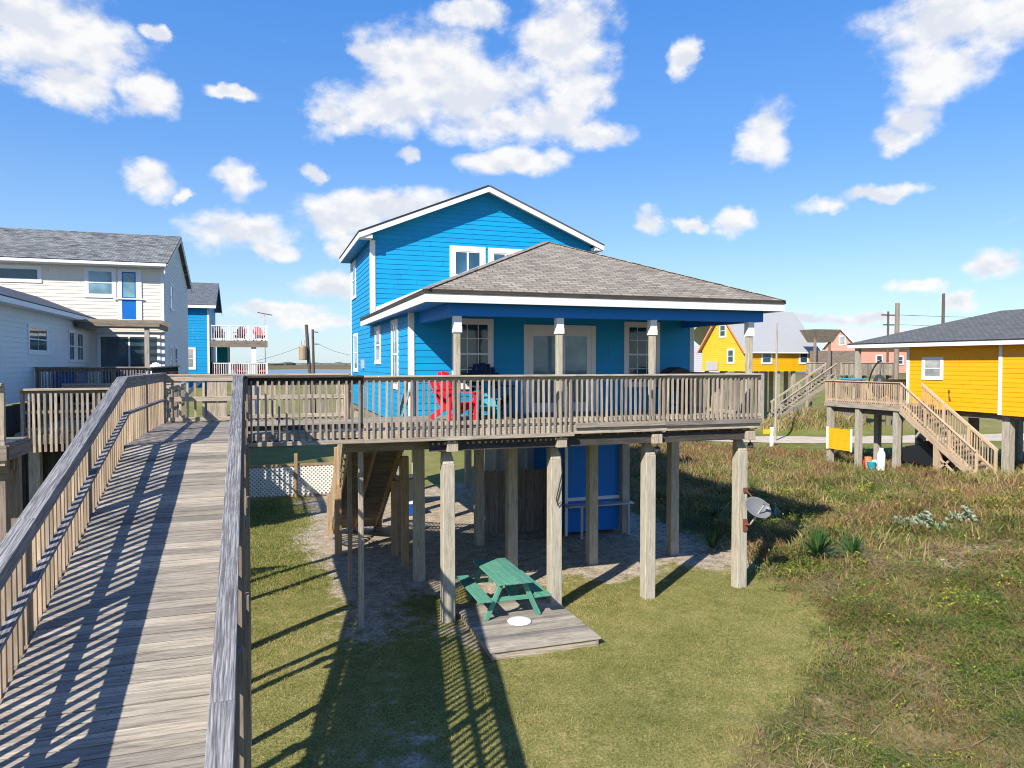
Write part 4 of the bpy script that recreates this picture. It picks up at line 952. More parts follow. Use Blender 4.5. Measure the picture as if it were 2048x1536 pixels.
# ------------------------------------------------------------ neighbouring boardwalk left of the ramp
def build_nbwalk():
    D=thing('neighbour_walkway','weathered raised walkway with tall balusters seen past the left rail of the ramp','walkway',(-4,22,0))
    z=3.35; mb=MB(); deck_boards(mb,-6.2,-2.62,22.1,26.9,z,.14,.006,'x',9); mb.build('floor_boards','deck_wood',D)
    mb=MB(); mb.bb(-6.2,-2.6,22.03,22.08,z-.3,z-.03); mb.bb(-2.60,-2.56,22.1,26.9,z-.3,z-.03)
    for y in np.arange(22.5,26.8,.8): mb.bb(-6.1,-2.64,y,y+.05,z-.28,z-.045)
    mb.build('joist','frame_wood',D)
    railing(D,(-6.05,22.02,z),(-2.60,22.02,z),(0,1,0),(.01,.5,.99),1.17,(.20,.055),.10,(.1,),(-.5,1.05),.125,.06,'rail_wood','frame_wood','rail_wood','rail_wood',(-.5,1.1),mid=(.55,.03,.05,.08))
    railing(D,(-2.60,22.1,z),(-2.60,26.8,z),(-1,0,0),(.5,.99),1.17,(.16,.05),.10,(.1,),(-.3,1.0),.16,.045,'rail_wood','rail_wood','rail_wood','rail_wood',(-.3,1.06),mid=(.52,.03,.036,.08))
    railing(D,(-6.2,26.8,z),(-2.7,26.8,z),(0,-1,0),(.01,.5,.99),1.17,(.16,.05),.10,(.1,),(-.3,1.0),.16,.045,'rail_wood','rail_wood','rail_wood','rail_wood',(-.3,1.06),mid=(.52,.03,.036,.08))
    for x in (-5.8,-2.85):
        for y in (22.3,26.4): m=MB(); m.bb(x-.13,x+.13,y-.13,y+.13,-.2,z-.29); m.build('support_post','pile_wood',D)
    mb=MB()
    for k in range(24): a=-6.6+k*.17; mb.bb(a,a+.15,22.6,22.63,.05,z-.31)
    mb.build('shade_fill_slats','dark_wood',D)  # dark slats added to deepen the shade below the walkway
    mb=MB()
    for k in range(22): a=-6.4+k*.17; mb.bb(a,a+.155,26.9,26.93,.05,z+.75)
    mb.build('shade_fill_slats','fence_wood',D)  # added backing slats, standing in for the shaded deck underside
    D=thing('neighbour_landing','small raised timber landing on a thick post at the far left edge beside the ramp','landing',(-5.4,16,0))
    z=3.75; mb=MB(); deck_boards(mb,-6.6,-4.40,15.2,16.5,z,.14,.006,'x',9); mb.build('floor_boards','deck_wood',D)
    mb=MB(); mb.bb(-6.6,-4.38,15.13,15.18,z-.3,z-.03); mb.bb(-4.40,-4.36,15.2,16.5,z-.3,z-.03)
    for y in (15.7,16.3): mb.bb(-6.5,-4.42,y,y+.05,z-.28,z-.045)
    mb.build('joist','fence_wood',D)
    railing(D,(-6.6,15.15,z),(-4.42,15.15,z),(0,1,0),(.02,.98),1.08,(.16,.05),.10,(.1,),(-.25,.98),.13,.05,'rail_wood','rail_wood','rail_wood','rail_wood',(-.4,1.03))
    for x in (-6.3,-4.62):
        for y in (15.6,16.3): m=MB(); m.bb(x-.12,x+.12,y-.12,y+.12,-.2,z-.29); m.build('support_post','fence_wood',D,.01)  # posts and joists use a darker wood: shade put into their colour
    mb=MB(); mb.bb(-6.5,-4.45,15.38,15.45,z-.55,z-.29); mb.bb(-6.5,-4.45,15.75,15.82,z-.55,z-.29); mb.build('cross_beam','frame_wood',D)
build_nbwalk()

# ------------------------------------------------------------ blue balcony house behind
def white_rail(par,p0,p1,h=.95,sp=.13,n=None):
    p0=Vector(p0);p1=Vector(p1);d=p1-p0;L=d.length;Z=Vector((0,0,1))
    m=MB(); m.beam(p0+Z*h,p1+Z*h,.09,.06); m.beam(p0+Z*.1,p1+Z*.1,.05,.06)
    k=int(L/sp)
    for i in range(k): q=p0+d*((i+.5)/k); m.beam(q+Z*.1,q+Z*(h-.02),.04,.04,d)
    n=n or max(1,round(L/1.1))
    for i in range(n+1): q=p0+d*(i/n); m.beam(q-Z*.1,q+Z*(h+.06),.10,.10,d)
    return m.build('railing','white_trim',par)
def build_balcony_house():
    H=thing('balcony_house','blue house with white railed balconies and red chairs behind the cream house','house',(-4,47,0))
    X0,X1,Y0,Y1=-10.0,-3.37,50.0,56.4; mb=MB(); ym=53.2
    lap_wall(mb,(X0,Y0,0),(1,0,0),(0,-1,0),[(0,3.6),(X1-X0,3.6),(X1-X0,8.7),(0,8.7)],.17)
    lap_wall(mb,(X1,Y0,0),(0,1,0),(1,0,0),[(0,3.6),(Y1-Y0,3.6),(Y1-Y0,8.7),(ym-Y0,10.35),(0,8.7)],.17)
    mb.face([(X0,Y0,3.6),(X0,Y1,3.6),(X1,Y1,3.6),(X1,Y0,3.6)])
    mb.build('wall','blue_siding',H)
    xe=X1+.45; ze,zr=8.78,10.5; ya,yb=Y0-.35,Y1+.35
    mb=MB(); roof_quad(mb,[(X0-.3,ya,ze),(xe,ya,ze),(xe,ym,zr),(X0-.3,ym,zr)],.06); roof_quad(mb,[(xe,yb,ze),(X0-.3,yb,ze),(X0-.3,ym,zr),(xe,ym,zr)],.06); mb.build('roof','slate_shingle',H)
    mb=MB(); mb.bb(X0-.3,xe-.002,ya-.03,ya-.002,ze-.16,ze+.02); mb.build('fascia_board','white_trim',H)
    mb=MB()
    for (y0,y1) in ((ya,ym),(yb,ym)): mb.prism([(xe-.03,y0,ze-.18),(xe-.03,y1,zr-.18),(xe-.03,y1,zr-.004),(xe-.03,y0,ze-.004)],(.028,0,0))
    mb.build('rake_board','deep_blue',H)
    F=W((0,Y0,0),(1,0,0),(0,-1,0)); window(H,F,-5.05,-4.15,4.75,6.15,.12,'double',None,'blind_glass'); window(H,F,-6.2,-4.95,8.1,8.55,.1,'single',None,'dark_glass')
    mb=MB(); mb.bb(X1-.1,X1+.03,Y0-.03,Y0-.016,3.7,8.7); mb.build('corner_board','white_trim',H)
    bx0,bx1,by0,by1=X1+.0,.15,50.05,53.6
    for z,nm in ((6.6,'u'),(4.2,'l')):
        mb=MB(); mb.bb(bx0+.02,bx1,by0,by1,z-.08,z); mb.bb(bx0+.02,bx1,by0-.04,by0-.002,z-.42 if nm=='u' else z-.25,z-.02); mb.build('balcony_floor','frame_wood',H)
        white_rail(H,(bx0+.1,by0+.05,z),(bx1-.05,by0+.05,z)); white_rail(H,(bx1-.05,by0+.2,z),(bx1-.05,by1,z))
    m=MB(); m.bb(bx0+.05,bx0+.23,by0,by0+.2,-.2,6.5); m.build('balcony_post','dark_wood',H)
    m=MB(); m.bb(-.85,-.55,by0+.05,by0+.3,-.2,6.51); m.build('balcony_post','white_trim',H)
    m=MB(); m.bb(bx0+.25,bx0+.95,by1-.03,by1,4.2,6.45); m.build('teal_panel','teal_paint',H)
    m=MB(); m.bb(bx0+.96,bx0+1.08,by1-.04,by1+.01,4.2,6.45); m.build('panel_trim','white_trim',H)
    # outside stairs down to the yard with white rails
    m=MB(); m.beam((-3.8,49.9,4.1),(-5.4,49.9,2.4),.05,.2); m.beam((-3.8,49.0,4.1),(-5.4,49.0,2.4),.05,.2); m.build('stringer','white_trim',H)
    for x in (X0+.5,-6,X1-.2):
        for y in (50.3,56.0): m=MB(); m.bb(x-.15,x+.15,y-.15,y+.15,-.2,3.6); m.build('piling','pile_wood',H)
    g='red chairs on the white balconies'
    for z,xs,w in ((6.6,(-2.85,-1.55,-.35),'upper'),(4.2,(-2.9,-1.6,-.25),'lower')):
        for k,x in enumerate(xs):
            pos=('nearest the blue wall','in the middle of three','at the open outer end')[k]
            T=thing('balcony_chair','small red chair on the %s white balcony, %s'%(w,pos),'chair',(x,51.0,z),g,R(rng.uniform(-20,20))); chair_parts(T,'pink_red_plastic')
    # folded dark umbrella leaning between the two balconies and a lamp panel on a thin mast
    T=thing('solar_lamp','small solar lamp panel on a thin mast above the balconies','lamp',(-.1,55.5,0)); m=MB(); m.tube([(0,53.3,4.2),(0,53.3,8.5)],.02,6); m.build('mast','grey_metal_paint',T); m=MB(); m.beam((-.45,53.4,8.65),(.45,53.2,8.48),.4,.05); m.build('panel','dark_wood',T)
build_balcony_house()

# ------------------------------------------------------------ yard things on the left
def build_left_yard():
    T=thing('lattice_fence','white lattice fence in an orange timber frame across the back lawn','fence',(.8,29.2,0))
    x0,x1,y=-2.2,2.6,29.1; z0,z1=.10,1.22
    m=MB(); m.bb(x0,x1,y-.03,y+.03,z1,z1+.09); m.bb(x0,x1,y-.03,y+.03,z0-.07,z0); m.build('fence_rail','new_pine',T)
    for x in (x0+.03,-.55 if False else -.9,1.07,2.55):
        q=MB(); q.bb(x-.06,x+.06,y-.10,y-.032,-.1,1.72 if abs(x-1.07)<.1 else 1.35); q.build('fence_post','new_pine',T)
    m=MB(); s=.15; hh=z1-z0
    a=x0-hh
    while a<x1:
        for sg in (1,-1):
            u0,v0,u1,v1=(a,z0,a+hh,z1) if sg>0 else (a,z1,a+hh,z0)
            t0=max(0,(x0-u0)/hh); t1=min(1,(x1-u0)/hh)
            if t1-t0<.03: continue
            p=Vector((u0+hh*t0,y+.006*sg,v0+(v1-v0)*t0)); q=Vector((u0+hh*t1,y+.006*sg,v0+(v1-v0)*t1)); m.beam(p,q,.008,.048,(-(v1-v0),0,hh))
        a+=s
    m.build('lattice_panel','white_trim',T)
    g='blue barrels by the road'
    for x,l in ((.68,'left blue barrel standing under the dark tarpaulin by the road'),(1.62,'right blue barrel standing under the dark tarpaulin by the road')):
        m=MB(); m.lathe([(0,0),(.25,0),(.27,.05),(.27,.28),(.29,.3),(.27,.32),(.27,.58),(.29,.6),(.27,.62),(.26,.88),(.23,.9),(0,.9)],(x,47.7,.02),14); o=m.build('blue_barrel','blue_plastic',None,0,True); tag(o,l,'barrel',g)
    m=MB(); m.prism([(.3,47.2,.93),(1.95,47.2,.93),(1.75,47.2,1.25),(1.3,47.2,1.75),(.7,47.2,1.8),(.35,47.2,1.3)],(0,1.1,0)); o=m.build('tarpaulin','tarp_grey',None,.06); tag(o,'dark grey tarpaulin draped over a load on two blue barrels','tarpaulin')
    T=thing('grey_trailer','dark boxy trailer parked by the road left of the blue barrels','trailer',(-1.2,48.2,0))
    m=MB(); m.bb(-2.3,-.3,47.4,49.0,.55,1.9); m.build('body','tarp_grey',T,.05)
    for x in (-1.7,-.9):
        m=MB(); m.lathe([(0,-.1),(.28,-.1),(.33,-.06),(.33,.06),(.28,.1),(0,.1)],(x,47.35,.33),16,Matrix.Rotation(R(90),3,'X')); m.build('wheel','wire_black',T)
    m=MB(); m.bb(-.28,.25,48.1,48.2,.5,.58); m.build('tow_bar','grey_metal_paint',T)
    # utility poles with transformer and wires
    g='leaning utility poles'
    T=thing('utility_pole','taller dark utility pole carrying a tan transformer beyond the walkway','utility pole',(3.4,60,0),g)
    m=MB(); m.tube([(3.62,60,-.3),(3.1,60,8.2)],.17,10,.13); m.build('pole','pole_wood',T)
    m=MB(); m.lathe([(0,0),(.30,0),(.32,.06),(.32,1.0),(.29,1.1),(.08,1.16),(0,1.17)],(2.83,59.9,5.4),16); tr=m.build('transformer','transformer_tan',T,0,False)
    m=MB(); m.tube([(2.7,59.9,6.5),(2.7,59.9,6.9)],.05,6); m.tube([(2.95,59.9,6.5),(2.95,59.9,6.95)],.05,6); m.build('bushing','grey_metal_paint',tr)
    m=MB(); m.bb(3.08,3.3,59.9,60.0,5.6,6.3); m.build('bracket','grey_metal_paint',T)
    T=thing('utility_pole','thinner grey utility pole close to the transformer pole','utility pole',(3.8,61.5,0),g); m=MB(); m.tube([(3.8,61.5,-.3),(3.68,61.5,7.9)],.13,10,.10); m.build('pole','pole_wood',T)
    m=MB(); m.beam((3.7,61.4,7.7),(4.1,61.4,7.65),.08,.08); m.beam((3.7,61.4,6.7),(4.15,61.4,6.7),.08,.08); m.build('crossarm','pole_wood',T)
    def wire(name,a,b,sag,lab,r=.012):
        a=Vector(a);b=Vector(b); m=MB(); m.tube([a.lerp(b,t/14)-Vector((0,0,sag*4*(t/14)*(1-t/14))) for t in range(15)],r,5); o=m.build(name,'wire_black'); tag(o,lab,'wire')
    wire('power_line',(4.1,61.4,6.72),(9.5,66,6.0),.5,'power line sagging from the grey pole towards the blue house')
    wire('power_line',(3.0,60,6.6),(-3.0,56,4.9),.25,'power line running down from the transformer pole to the balconies')
    T=thing('picnic_post','white post with a hose bib standing by the lattice fence','post',(-.9,30.2,0)); m=MB(); m.bb(-.95,-.85,30.15,30.25,-.1,2.0); m.build('post','white_trim',T); m=MB(); m.bb(-1.0,-.8,30.05,30.15,1.5,1.9); m.build('hose_reel','blue_plastic',T)
build_left_yard()

# ------------------------------------------------------------ houses on the right
def build_yellow():
    H=thing('yellow_house','bright yellow stilt house with charcoal hip roof at the right edge','house',(31,22,0))
    X0,X1,Y0,Y1=28.4,35.2,9.0,26.3; zb,zt=3.12,5.95; mb=MB()
    lap_wall(mb,(X0,Y1,0),(0,-1,0),(-1,0,0),[(0,zb),(4.6,zb),(4.6,zt),(0,zt)],.19)
    lap_wall(mb,(X0-.12,Y1-4.6,0),(0,-1,0),(-1,0,0),[(0,zb-.06),(Y1-4.6-Y0,zb-.06),(Y1-4.6-Y0,zt),(0,zt)],.19)
    lap_wall(mb,(X1,Y1,0),(-1,0,0),(0,1,0),[(0,zb),(X1-X0,zb),(X1-X0,zt),(0,zt)],.19)
    lap_wall(mb,(X0,Y0,0),(1,0,0),(0,-1,0),[(0,zb),(X1-X0,zb),(X1-X0,zt),(0,zt)],.19)
    mb.face([(X0-.1,Y0,zb),(X0-.1,Y1,zb),(X1,Y1,zb),(X1,Y0,zb)])
    mb.build('wall','yellow_siding',H)
    mb=MB(); mb.bb(X0-.04,X0-.016,Y1-.12,Y1+.03,zb,zt); mb.build('corner_board','white_trim',H); mb=MB(); mb.bb(X0-.16,X0-.136,Y1-4.72,Y1-4.57,zb-.05,zt); mb.build('corner_board','white_trim',H)
    e=6.08; xe0,xe1,ye0,ye1=27.75,35.6,8.3,29.35; rx=31.7; ry=24.3; zr=7.5
    mb=MB(); roof_quad(mb,[(xe0,ye1,e),(xe0,ye0,e),(rx,ye0,zr),(rx,ry,zr)],.06); roof_quad(mb,[(xe1,ye1,e),(xe0,ye1,e),(rx,ry,zr)],.06); roof_quad(mb,[(xe1,ye0,e),(xe1,ye1,e),(rx,ry,zr),(rx,ye0,zr)],.06); mb.build('roof','charcoal_shingle',H)
    mb=MB(); mb.bb(xe0+.005,xe0+.04,ye0,ye1-.005,e-.17,e-.003); mb.bb(xe0+.042,xe1,ye1-.04,ye1-.005,e-.17,e-.003); mb.build('fascia_board','white_trim',H)
    mb=MB(); mb.bb(xe0+.042,X0-.02,ye0,ye1-.05,e-.16,e-.13); mb.bb(X0-.018,xe1,Y1+.02,ye1-.05,e-.158,e-.13); mb.build('soffit','white_trim',H)
    P=W((X0,0,0),(0,1,0),(-1,0,0)); window(H,P,24.4,25.5,4.42,5.45,.12,'double',None,'blind_glass')
    mb=MB(); mb.tube([(X0-.03,24.05,3.9),(X0-.09,24.05,4.0),(X0-.09,24.02,3.7),(X0-.05,24.0,3.55)],.03,6); mb.build('hose_hook','rust_metal',H)
    for x,y in ((28.0,28.9),): m=MB(); m.bb(x-.1,x+.1,y-.1,y+.1,3.3,5.9); m.build('porch_post','pile_wood',H)
    for x in (28.7,32,34.9):
        for y in (11,15,18.5,21.6,25.8): m=MB(); m.bb(x-.16,x+.16,y-.16,y+.16,-.2,3.1); m.build('piling','pile_wood',H)
    mb=MB(); mb.bb(28.55,28.65,10,26.2,2.85,3.09); mb.bb(31.9,32.0,10,26.2,2.85,3.09); mb.build('floor_beam','frame_wood',H)
    D=thing('yellow_house_deck','tan timber porch deck and long outside stair of the yellow house','deck',(27,26,0))
    dx0,dx1,dy0,dy1,dz=26.3,31.5,24.7,29.25,3.3
    mb=MB(); deck_boards(mb,dx0,28.36,dy0,26.3,dz,.14,.006,'y',9); deck_boards(mb,dx0,dx1,26.32,dy1,dz,.14,.006,'y',9); mb.build('floor_boards','deck_wood',D)
    mb=MB(); mb.bb(dx0-.04,dx0-.002,dy0,dy1,dz-.24,dz-.02); mb.bb(dx0,dx1,dy1+.002,dy1+.04,dz-.24,dz-.02); mb.build('fascia_board','rail_wood',D)
    mb=MB(); mb.bb(dx0+.3,dx0+.4,dy0,dy1,dz-.5,dz-.05); mb.build('floor_beam','frame_wood',D)
    railing(D,(dx0,dy1,dz),(dx0,dy0,dz),(1,0,0),(.01,.5,.99),1.03,(.12,.04),.09,(.1,),(-.1,.95),.125,.04,'tan_wood','tan_wood','tan_wood','tan_wood',(-.2,1.0))
    railing(D,(dx1,dy1,dz),(dx0,dy1,dz),(0,-1,0),(.01,.33,.66),1.03,(.12,.04),.09,(.1,),(-.1,.95),.125,.04,'tan_wood','tan_wood','tan_wood','tan_wood',(-.2,1.0))
    ys,ye=dy0,21.1; zs,zee=dz,float(hgt(26.8,21.1))+.05
    for x in (dx0+.02,27.5):
        railing(D,(x,ys,zs),(x,ye,zee),(1 if x<27 else -1,0,0),(.33,.66,.99),1.0,(.10,.04),.08,(.12,),(-.05,.95),.125,.036,'tan_wood','tan_wood','tan_wood','tan_wood',(-.3,1.02))
        m=MB(); m.beam((x,ys,zs-.2),(x,ye,zee-.1),.05,.27); m.build('stringer','tan_wood',D)
    mb=MB(); n=15
    for i in range(n): y=ys+(ye-ys)*(i+.7)/n; q=zs+(zee-zs)*(i+1)/n; mb.bb(dx0+.05,27.47,y-.16,y+.14,q-.02,q+.02)
    mb.build('tread','frame_wood',D)
    for x,y in ((26.45,29.0),(26.45,27.2),(26.45,25.0),(28.2,27.8),(28.2,29.0),(26.42,22.9),(27.4,22.9),(30.8,29.0)):
        t=(ys-y)/(ys-ye); m=MB(); m.bb(x-.12,x+.12,y-.12,y+.12,-.2,dz-.25 if y>24 else zs+(zee-zs)*t-.2); m.build('support_post','pile_wood' if y>24 else 'tan_wood',D)
    m=MB(); m.beam((26.42,22.9,1.3),(26.42,22.1,.7),.05,.09); m.beam((26.42,22.2,1.3),(26.42,22.85,.8),.05,.09); m.build('cross_brace','tan_wood',D)
    T=thing('shower_panel','yellow lap siding panel with white edges hung between deck posts of the yellow house','panel',(26.3,28,0))
    m=MB(); lap_wall(m,(26.28,29.0,0),(0,-1,0),(-1,0,0),[(0,.98),(1.55,.98),(1.55,2.0),(0,2.0)],.1,.018); m.face([(26.29,29.0,.98),(26.29,29.0,2.0),(26.29,27.45,2.0),(26.29,27.45,.98)]); m.build('panel_siding','yellow_siding',T)
    m=MB(); m.bb(26.24,26.27,28.93,29.06,.95,2.04); m.bb(26.24,26.27,27.40,27.50,.95,2.04); m.build('panel_trim','white_trim',T)
    # things stored below the deck
    z=float(hgt(26.6,26.4))
    T=thing('toy_pile','heap of orange and teal beach toys under the yellow house deck','toys',(26.6,26.5,z))
    for (dx,dy,r,h,c) in ((0,.25,.16,.5,'orange_plastic'),(-.1,-.05,.2,.3,'teal_plastic'),(.25,.05,.18,.36,'white_plastic'),(.1,.5,.13,.28,'red_plastic')):
        m=MB(); m.lathe([(0,0),(r*.75,0),(r,h*.9),(r*1.05,h),(r*.9,h),(r*.7,.03),(0,.03)],(26.6+dx,26.5+dy,z),12); m.build('bucket',c,T)
    T=thing('gas_bottle','white upright gas bottle beside a deck post of the yellow house','gas bottle',(26.35,25.75,z)); m=MB(); m.lathe([(0,0),(.15,0),(.17,.04),(.17,.75),(.13,.88),(.05,.93),(.05,1.0),(0,1.0)],(26.35,25.75,z),14); m.build('cylinder','white_plastic',T,0,True); m=MB(); m.lathe([(.09,.9),(.10,1.02),(.085,1.02),(.08,.9)],(26.35,25.75,z),12); m.build('collar','white_plastic',T)
    T=thing('covered_cart','low cart under a black cover beneath the stair of the yellow house','cart',(27.3,23.9,.8))
    z=float(hgt(27.3,23.9)); m=MB(); m.prism([(27.0,25.3,z+.25),(27.0,25.2,z+1.0),(27.0,24.6,z+1.12),(27.0,24.2,z+1.38),(27.0,23.6,z+1.02),(27.0,23.1,z+.75),(27.0,23.0,z+.25)],(1.1,0,0)); m.build('cover','black_cover',T,.08)
    for x in (27.1,28.0):
        for y in (23.4,24.9): m=MB(); m.lathe([(0,-.06),(.2,-.06),(.24,0),(.2,.06),(0,.06)],(x,y,z+.24),14,Matrix.Rotation(R(90),3,'Y')); m.build('wheel','wire_black',T)
    m=MB(); m.beam((26.95,24.35,z+1.45),(26.95,23.0,z+.55),.05,.16); m.build('strap','wire_black',T)
    T=thing('egg_chair_stand','black curved steel swing chair stand on the yellow house porch','chair stand',(28.0,26.9,3.3))
    m=MB(); pts=[(27.2+0.0,27.5,3.34)]+[(27.2,27.5-1.15*(1-math.cos(a))*.8,3.34+1.95*math.sin(a)) for a in np.linspace(.1,1.5,9)]; m.tube(pts,.035,8); m.tube([(27.2,26.6,5.25),(27.2,26.75,4.5)],.012,6); m.build('arch','wire_black',T)
    m=MB(); m.lathe([(0.02,.0),(.18,.08),(.3,.3),(.33,.6),(.25,.95),(.05,1.15),(0,1.15)],(27.2,26.75,3.5),12); m.build('basket','charcoal_plastic',T); m=MB(); m.lathe([(0,0),(.5,0),(.5,.03),(0,.03)],(27.2,26.9,3.31),16); m.build('base_plate','wire_black',T)
    T=thing('patio_umbrella','folded teal patio umbrella and lilac cloth on the yellow house deck','umbrella',(27.2,28.4,3.3)); m=MB(); m.bb(26.9,27.7,28.0,28.9,4.33,4.42); m.build('canopy','teal_plastic',T,.03); m=MB(); m.tube([(27.3,28.4,3.31),(27.3,28.4,4.34)],.03,8); m.build('pole','grey_metal_paint',T)
build_yellow()
def simple_window(par,P,u0,u1,z0,z1): window(par,P,u0,u1,z0,z1,.12,'double',None,'dark_glass',proud=.06)
def build_chalet():
    H=thing('golden_chalet','golden yellow chalet with a steep grey metal roof behind the porch','house',(42,55,0))
    X0,X1,Y0,Y1=38.4,45.5,52.0,58.4; zb,zt=4.45,6.45; ym=(Y0+Y1)/2; zr=9.75; mb=MB()
    lap_wall(mb,(X0,Y1,0),(0,-1,0),(-1,0,0),[(0,zb),(Y1-Y0,zb),(Y1-Y0,zt),(Y1-ym,zr-.2),(0,zt)],.2); mb.face([(X0,Y0,zb),(X0,Y1,zb),(X1,Y1,zb),(X1,Y0,zb)])
    mb.build('gable_wall','sunlit_yellow_siding',H)  # sunward gable in a lighter yellow: sunlight put into the siding colour
    mb=MB(); lap_wall(mb,(X0,Y0,0),(1,0,0),(0,-1,0),[(0,zb),(X1-X0,zb),(X1-X0,zt),(0,zt)],.2); lap_wall(mb,(X1,Y0,0),(0,1,0),(1,0,0),[(0,zb),(Y1-Y0,zb),(Y1-Y0,zt),(ym-Y0,zr-.2),(0,zt)],.2); mb.build('wall','yellow_siding',H)
    xa,xb=X0-.35,X1+.45; k=(zr-zt)/(ym-Y0); ov=.35
    mb=MB(); roof_quad(mb,[(xa,Y0-ov,zt-k*ov),(xb,Y0-ov,zt-k*ov),(xb,ym,zr),(xa,ym,zr)],.07); roof_quad(mb,[(xb,Y1+ov,zt-k*ov),(xa,Y1+ov,zt-k*ov),(xa,ym,zr),(xb,ym,zr)],.07); mb.build('roof','metal_roof',H)
    mb=MB(); mb.bb(xa,xb,Y0-ov-.04,Y0-ov-.003,zt-k*ov-.1,zt-k*ov+.06); mb.build('fascia_board','white_trim',H)
    mb=MB()
    for y in (Y0-ov,Y1+ov): mb.prism([(xa-.03,y,zt-k*ov-.15),(xa-.03,ym,zr-.15),(xa-.03,ym,zr+.05),(xa-.03,y,zt-k*ov+.05)],(.028,0,0))
    mb.build('rake_board','orange_plastic',H)
    F=W((0,Y0,0),(1,0,0),(0,-1,0)); G_=W((X0,0,0),(0,1,0),(-1,0,0))
    simple_window(H,F,40.0,41.1,5.05,6.2); simple_window(H,F,43.9,44.9,5.05,6.2); simple_window(H,G_,53.5,54.5,5.1,6.4); simple_window(H,G_,54.7,55.7,7.4,8.6)
    mb=MB(); mb.bb(X0-.65,X0-.1,55.8,56.8,zb+.05,zb+.85); mb.build('air_conditioner','grey_metal_paint',H)
    for x in np.linspace(X0+.3,X1-.3,5):
        for y in (52.3,55.2,58.1): m=MB(); m.bb(x-.14,x+.14,y-.14,y+.14,-.2,zb); m.build('piling','pile_wood',H)
    S2=thing('lavender_house','pale lavender house with a pale metal roof mostly hidden behind the golden chalet','house',(40,66,0))
    mb=MB(); lap_wall(mb,(38.5,68.0,0),(0,-1,0),(-1,0,0),[(0,4.2),(5,4.2),(5,6.9),(0,6.9)],.2); lap_wall(mb,(38.5,63.0,0),(1,0,0),(0,-1,0),[(0,4.2),(6,4.2),(6,6.9),(0,6.9)],.2); mb.build('wall','lavender_siding',S2)
    mb=MB(); roof_quad(mb,[(38.2,68.4,6.9),(38.2,62.6,6.9),(41.5,62.6,9.4),(41.5,68.4,9.4)],.07); roof_quad(mb,[(44.8,62.6,6.9),(44.8,68.4,6.9),(41.5,68.4,9.4),(41.5,62.6,9.4)],.07); mb.build('roof','pale_roof',S2)
    for x in (39,44):
        for y in (63.4,67.6): m=MB(); m.bb(x-.14,x+.14,y-.14,y+.14,-.2,4.2); m.build('piling','pile_wood',S2)
build_chalet()
